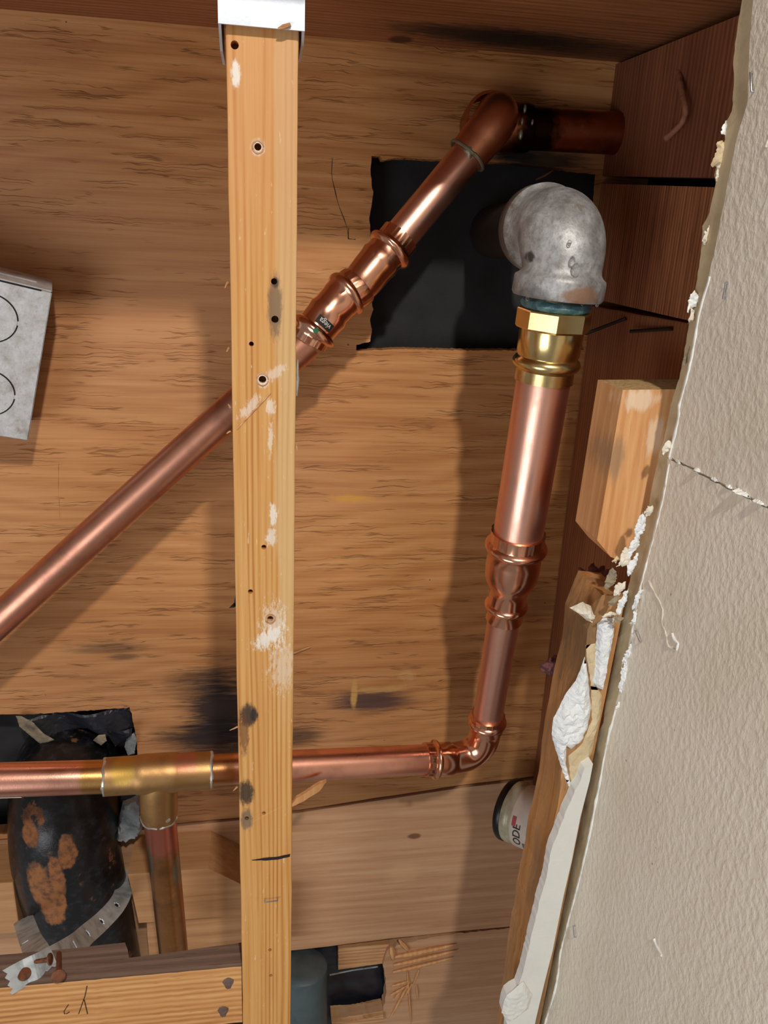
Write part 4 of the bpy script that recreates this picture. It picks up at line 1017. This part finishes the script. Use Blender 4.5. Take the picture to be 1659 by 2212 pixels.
hs = [(near(cl, q), .0, .0032) for q in (P(252, 1955, .680), P(220, 1990, .645), P(190, 2016, .600), P(160, 2042, .550))]
band('strap_band', cl, .0185, M['strap'], sp_thing, hs, .0015)
cl2 = catmull([P(50, 1985, .690), P(66, 2030, .610), P(82, 2062, .515), P(96, 2098, .490)], 10)
band('strap_band', cl2, .019, M['strap'], sp_thing, [(near(cl2, P(66, 2030, .61)), .004, .003)], .0015)
def nail(name, head, d, L, rh, rs_, mat, label, cat='nail', group=None):
    head, d = Vector(head), Vector(d).normalized()
    t = thing(name, label, cat, group)
    tube('nail_head', [head, head + d * .0016], [(0, rh * .8), (.0003, rh), (.0013, rh), (.0016, rs_)], mat, t, 18)
    tube('nail_shank', [head + d * .001, head + d * L], [(0, rs_), (L * .9, rs_), (L - .001, .0002)], mat, t, 10)
    return t
nail('nail', P(52, 2103, .484), (0.05, .3, -1), .02, .0048, .0018, M['rust'], 'flat rusty nail head at the left end of the strap')
nail('nail', P(110, 2071, .492), (-1.0, .10, -.25), .024, .0042, .0016, M['rust'], 'rusty nail bent sideways over the strap')
nail('nail', P(126, 2110, .468), P(127, 2062, .497) - P(126, 2110, .468), .036, .0050, .0018, M['rust'], 'rusty nail with round head standing out below the strap')
bn = catmull([PX(1466, 150, RX + .002), PX(1470, 180, RX - .004), PX(1476, 212, RX - .007), PX(1481, 238, RX - .008), PX(1475, 262, RX - .008), PX(1458, 282, RX - .009), PX(1440, 298, RX - .010)], 10)
at, L = resample(bn, 0)
o = tube('bent_nail', bn, [(L * i / 16, .0022) for i in range(16)] + [(L - .0015, .0028), (L, .0028)], M['nailbrown'], None, 10)
tag(o, 'long rusty bent nail on the upper right board', 'nail')
for (a, b, lab) in ((PX(1352, 688, RX + .003), P(1262, 722, .70), 'dark nail sticking out left behind the brass adapter'), (PX(1452, 710, RX + .003), PX(1360, 716, RX - .004), 'dark nail lying across the shadowed wall stud')):
    o = tube('long_nail', [a, b], [(0, .0016), ((b - a).length - .002, .0016), ((b - a).length, .0005)], M['darknail'], None, 8); tag(o, lab, 'nail')
# staples on the painted wall
for (a, b, lab) in (((1629, 158), (1631, 198), 'silver staple near the top of the painted wall'), ((1575, 612), (1569, 645), 'silver staple in the painted wall beside the rough sawn board'), ((1378, 1362), (1388, 1386), 'silver staple beside the gouge in the painted wall'), ((1244, 2000), (1246, 2024), 'silver staple low on the painted wall beside the gypsum offcut')):
    o = staple('staple', PXW(*a, -.001), PXW(*b, -.001), (-.0022, 0, 0), .00055); tag(o, lab, 'staple', 'staples')

# joist hanger at the top of the strip
jh = thing('strip_hanger', 'pale zinc bracket hanging the upright strip from the header beam', 'bracket')
hx0, hx1 = -.0228, .0216; hy = .4715
hp_ = [Vector((hx0, H + .172)), Vector((hx0, P(470, 50, hy).z)), Vector((hx1, P(656, 67, hy).z)), Vector((hx1, H + .172))]
prism('front_plate', hp_, 'Y', hy, hy + .0014, M['hanger'], jh, bev=.0004)
for x, zz, yb in ((hx0, P(480, 95, hy).z, .50), (hx1 - .0014, P(650, 88, hy).z, .495)):
    zt_ = P(480, 50, hy).z if x < 0 else P(656, 67, hy).z
    prism('side_plate', [Vector((hy + .001, H + .172)), Vector((hy + .001, zt_)), Vector((yb - .012, zz)), Vector((.517, zz - .001)), Vector((.517, H + .172))], 'X', x, x + .0014, M['hanger'], jh)
for s_ in (-1, 1):
    xa = hx0 if s_ < 0 else hx1; w_ = .030
    po = [Vector((xa, .500)), Vector((xa + s_ * w_ * .8, .498)), Vector((xa + s_ * w_, .515)), Vector((xa + s_ * w_ * .75, .553)), Vector((xa, .560))]
    hl = [Vector((xa + s_ * (.016 + .006 * k) + math.cos(a) * .0026, .515 + .024 * k + math.sin(a) * .0026)) for k in (0,) for a in np.linspace(0, 2 * math.pi, 13)[:-1]]
    hl2 = [Vector((xa + s_ * .017 + math.cos(a) * .0026, .540 + math.sin(a) * .0026)) for a in np.linspace(0, 2 * math.pi, 13)[:-1]]
    if area(po) < 0: po.reverse()
    prism('ear', po, 'Z', H + .1682, H + .1696, M['hanger_shade'], jh, holes=[hl, hl2])
sliv = tube('paint_chip', [P(600, 62, .4705), P(628, 53, .4705)], [(0, .0004), (.003, .0012), (.007, .0010), (.0085, .0003)], M['splint'], jh, 6)

# electrical box at the left edge (tilted)
eb = thing('electrical_box', 'pale zinc electrical box with round knockouts at the left edge', 'electrical box')
TR = P(113, 629, .700)
def camv(x, y, z):
    return Vector((x * _X[0] + y * _X[1] + z * _X[2], x * _Y[0] + y * _Y[1] + z * _Y[2], x * _Z[0] + y * _Z[1] + z * _Z[2]))
ea = camv(1, -.15, .50); ebv = camv(-.147, -1, .46)
ea.normalize(); ebv = (ebv - ea * ebv.dot(ea)).normalized(); ec = ea.cross(ebv); ec = ec if ec.y > 0 else -ec
BR = P(69, 941, .50)
hgt = .1330
wid = .12; dep = .050
def bxp(a, b, c): return TR - ea * a + ebv * b + ec * c
def quadbox(name, a0, a1, b0, b1, c0, c1, mat, parent, bev=.0008):
    bm = bmesh.new(); v = [bm.verts.new(bxp(a, b, c)) for a in (a0, a1) for b in (b0, b1) for c in (c0, c1)]
    for f in ((0, 1, 3, 2), (4, 6, 7, 5), (0, 4, 5, 1), (2, 3, 7, 6), (0, 2, 6, 4), (1, 5, 7, 3)): bm.faces.new([v[i] for i in f])
    bmesh.ops.recalc_face_normals(bm, faces=bm.faces)
    if bev: bmesh.ops.bevel(bm, geom=bm.edges[:], offset=bev, segments=2, affect='EDGES')
    return link(name, bm_mesh(name, bm), mat, parent)
quadbox('face_plate', 0, wid, .0012, hgt, 0, .0016, M['zbox'], eb)
quadbox('top_plate', 0, wid, 0, .0014, .0, dep, M['zbox'], eb)
quadbox('side_plate', 0, .0014, .0014, hgt, .0016, dep, M['zbox'], eb)
quadbox('bottom_plate', 0, wid, hgt - .0014, hgt, .0016, dep, M['zbox'], eb)
quadbox('back_plate', 0, wid, 0, hgt, dep - .0014, dep, M['zbox'], eb)
quadbox('top_gap', .008, wid, .0012, .0022, -.0003, .0006, M['canrim'], eb, 0)
quadbox('top_rib', .012, wid, -.0008, .0004, .020, .024, M['zbox'], eb, .0003)
for (bb, aa) in ((.0330, .043), (.0960, .037)):
    pts = [bxp(aa + math.cos(a) * .0215, bb + math.sin(a) * .0200, -.0001) for a in np.linspace(-math.pi * .96, math.pi * .98, 60)]
    L = .132
    tube('knockout_groove', pts, [(L * i / 59, .00055) for i in range(60)], M['canrim'], eb, 6)
    bm = bmesh.new(); vs = [bm.verts.new(bxp(aa + math.cos(a) * .0209, bb + math.sin(a) * .0194, -.0006)) for a in np.linspace(0, 2 * math.pi, 49)[:-1]]
    f_ = bm.faces.new(vs); r_ = bmesh.ops.extrude_face_region(bm, geom=[f_])
    for e_ in r_['geom']:
        if isinstance(e_, bmesh.types.BMVert): e_.co += ec * .0008
    link('knockout', bm_mesh('knockout', bm), M['zbox'], eb)

# jar behind the lower stud
jar = thing('paste_jar', 'cream jar with printed label lying behind the lower stud', 'jar')
jc = P(1124, 1757, .705); jax = (camv(.93, -.16, -.75)).normalized()
jr = .0330
J0 = jc - jax * .016
jp = [J0, J0 + jax * .11]
tube('jar_base', jp, [(0, .028), (.0, .0340), (.002, .0352), (.006, .0352), (.008, .0342)], M['canrim'], jar, 56)
tube('jar_body', jp, [(.007, .0338), (.010, .0345), (.015, .0345), (.0165, .0334), (.0175, .0330), (.019, .0334), (.021, .0338), (.10, .0338), (.105, .030)], M['can'], jar, 64)
tube('jar_label', jp, [(.0215, .0338), (.0216, .0343), (.098, .0343), (.0981, .0338)], M['canlabel'], jar, 64)
nj = camv(-.10, -.05, -1); up_ = camv(0, 1, 0)
nj = (nj - jax * nj.dot(jax)).normalized(); bj = nj.cross(jax)
def jarpatch(nm, w_, h_, s_, ang, mat, rotz=0, off=.0007, me=None, parent=None, label=None):
    nn_ = nj * math.cos(ang) + bj * math.sin(ang)
    m0 = me or flat_rect(w_, h_)
    return link(nm, wrap(m0, J0 + jax * s_, jax, nn_, .0343, off, rotz), mat, parent or jar, label=label)
sg = 1 if bj.dot(up_) > 0 else -1
jarpatch('label_band', .05, .022, .0620, -sg * .85, M['canband'], 0, .0003, label='grey band of the label')
jarpatch('lettering', 0, 0, .0310, -sg * .30, M['black'], math.pi / 2, .0006, text_mesh('ODE', .0130), label='black letters reading ODE')
jarpatch('red_print', .0045, .010, .0265, sg * .14, M['canred'], 0, .0006, label='red print')
jarpatch('pink_print', .014, .012, .050, sg * .22, M['canpink'], 0, .0006, label='faded pink print')
jarpatch('lettering', 0, 0, .043, -sg * .92, M['labelwhite'], math.pi / 2, .0010, text_mesh('PR', .008), label='small white letters')

# scraps in and around the lower left opening
def scrap(name, uv, d, mat, label, cat='paper scrap', curl=.004, th=.0012):
    pts = [xz(u, v, d) for u, v in uv]; c = sum(pts, Vector((0, 0))) / len(pts)
    o = blob(name, ragged(pts, .002, .0005, 400, seed=len(uv)), 'Y', d, th, mat, None, .0025, .001, .0004, 200, curve=lambda q: -curl * math.sin((q.x - c.x) * 90 + (q.y - c.y) * 60))
    return tag(o, label, cat)
scrap('paper_scrap', ((33, 1548), (47, 1546), (72, 1556), (95, 1580), (119, 1593), (87, 1611), (60, 1590), (40, 1573)), .752, M['kraft'], 'grey brown torn paper hanging in the opening above the left pipe')
scrap('paper_scrap', ((199, 1603), (214, 1586), (229, 1582), (231, 1598), (217, 1613)), .735, M['kraft'], 'small beige paper flake in front of the black bend')
scrap('paper_flap', ((228, 1583), (252, 1577), (288, 1566), (286, 1580), (268, 1600), (247, 1620), (234, 1600)), .748, M['felt_gloss'], 'glossy blue black paper flap pointing down at the opening corner', curl=.006)
scrap('paper_flap', ((40, 1552), (150, 1540), (282, 1532), (288, 1575), (228, 1585), (190, 1572), (150, 1585), (100, 1590)), .764, M['felt_gloss'], 'wide creased black paper hanging from the top of the lower left opening', curl=.006)
scrap('paper_scrap', ((276, 1590), (290, 1580), (296, 1596), (290, 1630), (276, 1634), (268, 1615)), .756, M['scrapgrey'], 'grey white crumb wedged at the right edge of the lower left opening', curl=.002)
scrap('foil_scrap', ((268, 1722), (303, 1712), (310, 1745), (308, 1790), (296, 1812), (270, 1822), (252, 1815), (256, 1770)), .725, M['scrapgrey'], 'grey crumpled foil lump between the black pipe and the tee', 'scrap', .006, .006)
# wood sliver sticking out right of the strip
o = prism('wood_sliver', ragged([xz(624, 1742, .60), xz(640, 1722, .60), xz(690, 1690, .60), xz(705, 1686, .60), xz(690, 1706, .60), xz(655, 1728, .60), xz(630, 1740, .60)], .003, .0005, 400), 'Y', .598, .602, M['block'])
tag(o, 'pale split wood sliver under the horizontal pipe right of the strip', 'wood sliver')
for (uv, lab) in ((((632, 1412), (650, 1405), (672, 1397)), 'thin straw coloured wood fibre on the plywood right of the strip'), (((1158, 388), (1180, 378), (1195, 368)), 'dark thin wood splinter above the grey elbow')):
    pp = [P(u, v, D - .003) for u, v in uv]; L = (pp[0] - pp[-1]).length
    o = tube('wood_fibre', pp, [(0, .0008), (L * .5, .0011), (L, .0005)], M['splint'] if uv[0][0] < 900 else M['rim_up'], None, 6); tag(o, lab, 'splinter')
o = blob('dark_chip', ragged([xz(494, 1313, .512), xz(506, 1302, .512), xz(509, 1283, .512), xz(519, 1282, .512), xz(519, 1306, .512), xz(505, 1312, .512)], .002, .0003), 'Y', .512, .0015, M['darknail'], None, .002, .001, .0002); tag(o, 'dark bark chip poking out left of the strip above the black stain', 'chip')
# insulation fluff behind the lower stud
def fluff(u, v, d, r, lab):
    p = P(u, v, d); bm = bmesh.new(); bmesh.ops.create_icosphere(bm, subdivisions=4, radius=r, matrix=Matrix.Translation(p))
    for q in bm.verts: q.co += (q.co - p).normalized() * r * .9 * mnoise.fractal(q.co * 160, 1, 2, 5)
    o = link('insulation_tuft', bm_mesh('fluff', bm), M['fluff'], None, True); tag(o, lab, 'insulation')
fluff(1283, 1265, .535, .012, 'dusky pink insulation tuft in the gap above the lower stud')
fluff(1194, 1440, .545, .007, 'tiny pink insulation tuft at the left edge of the lower stud')
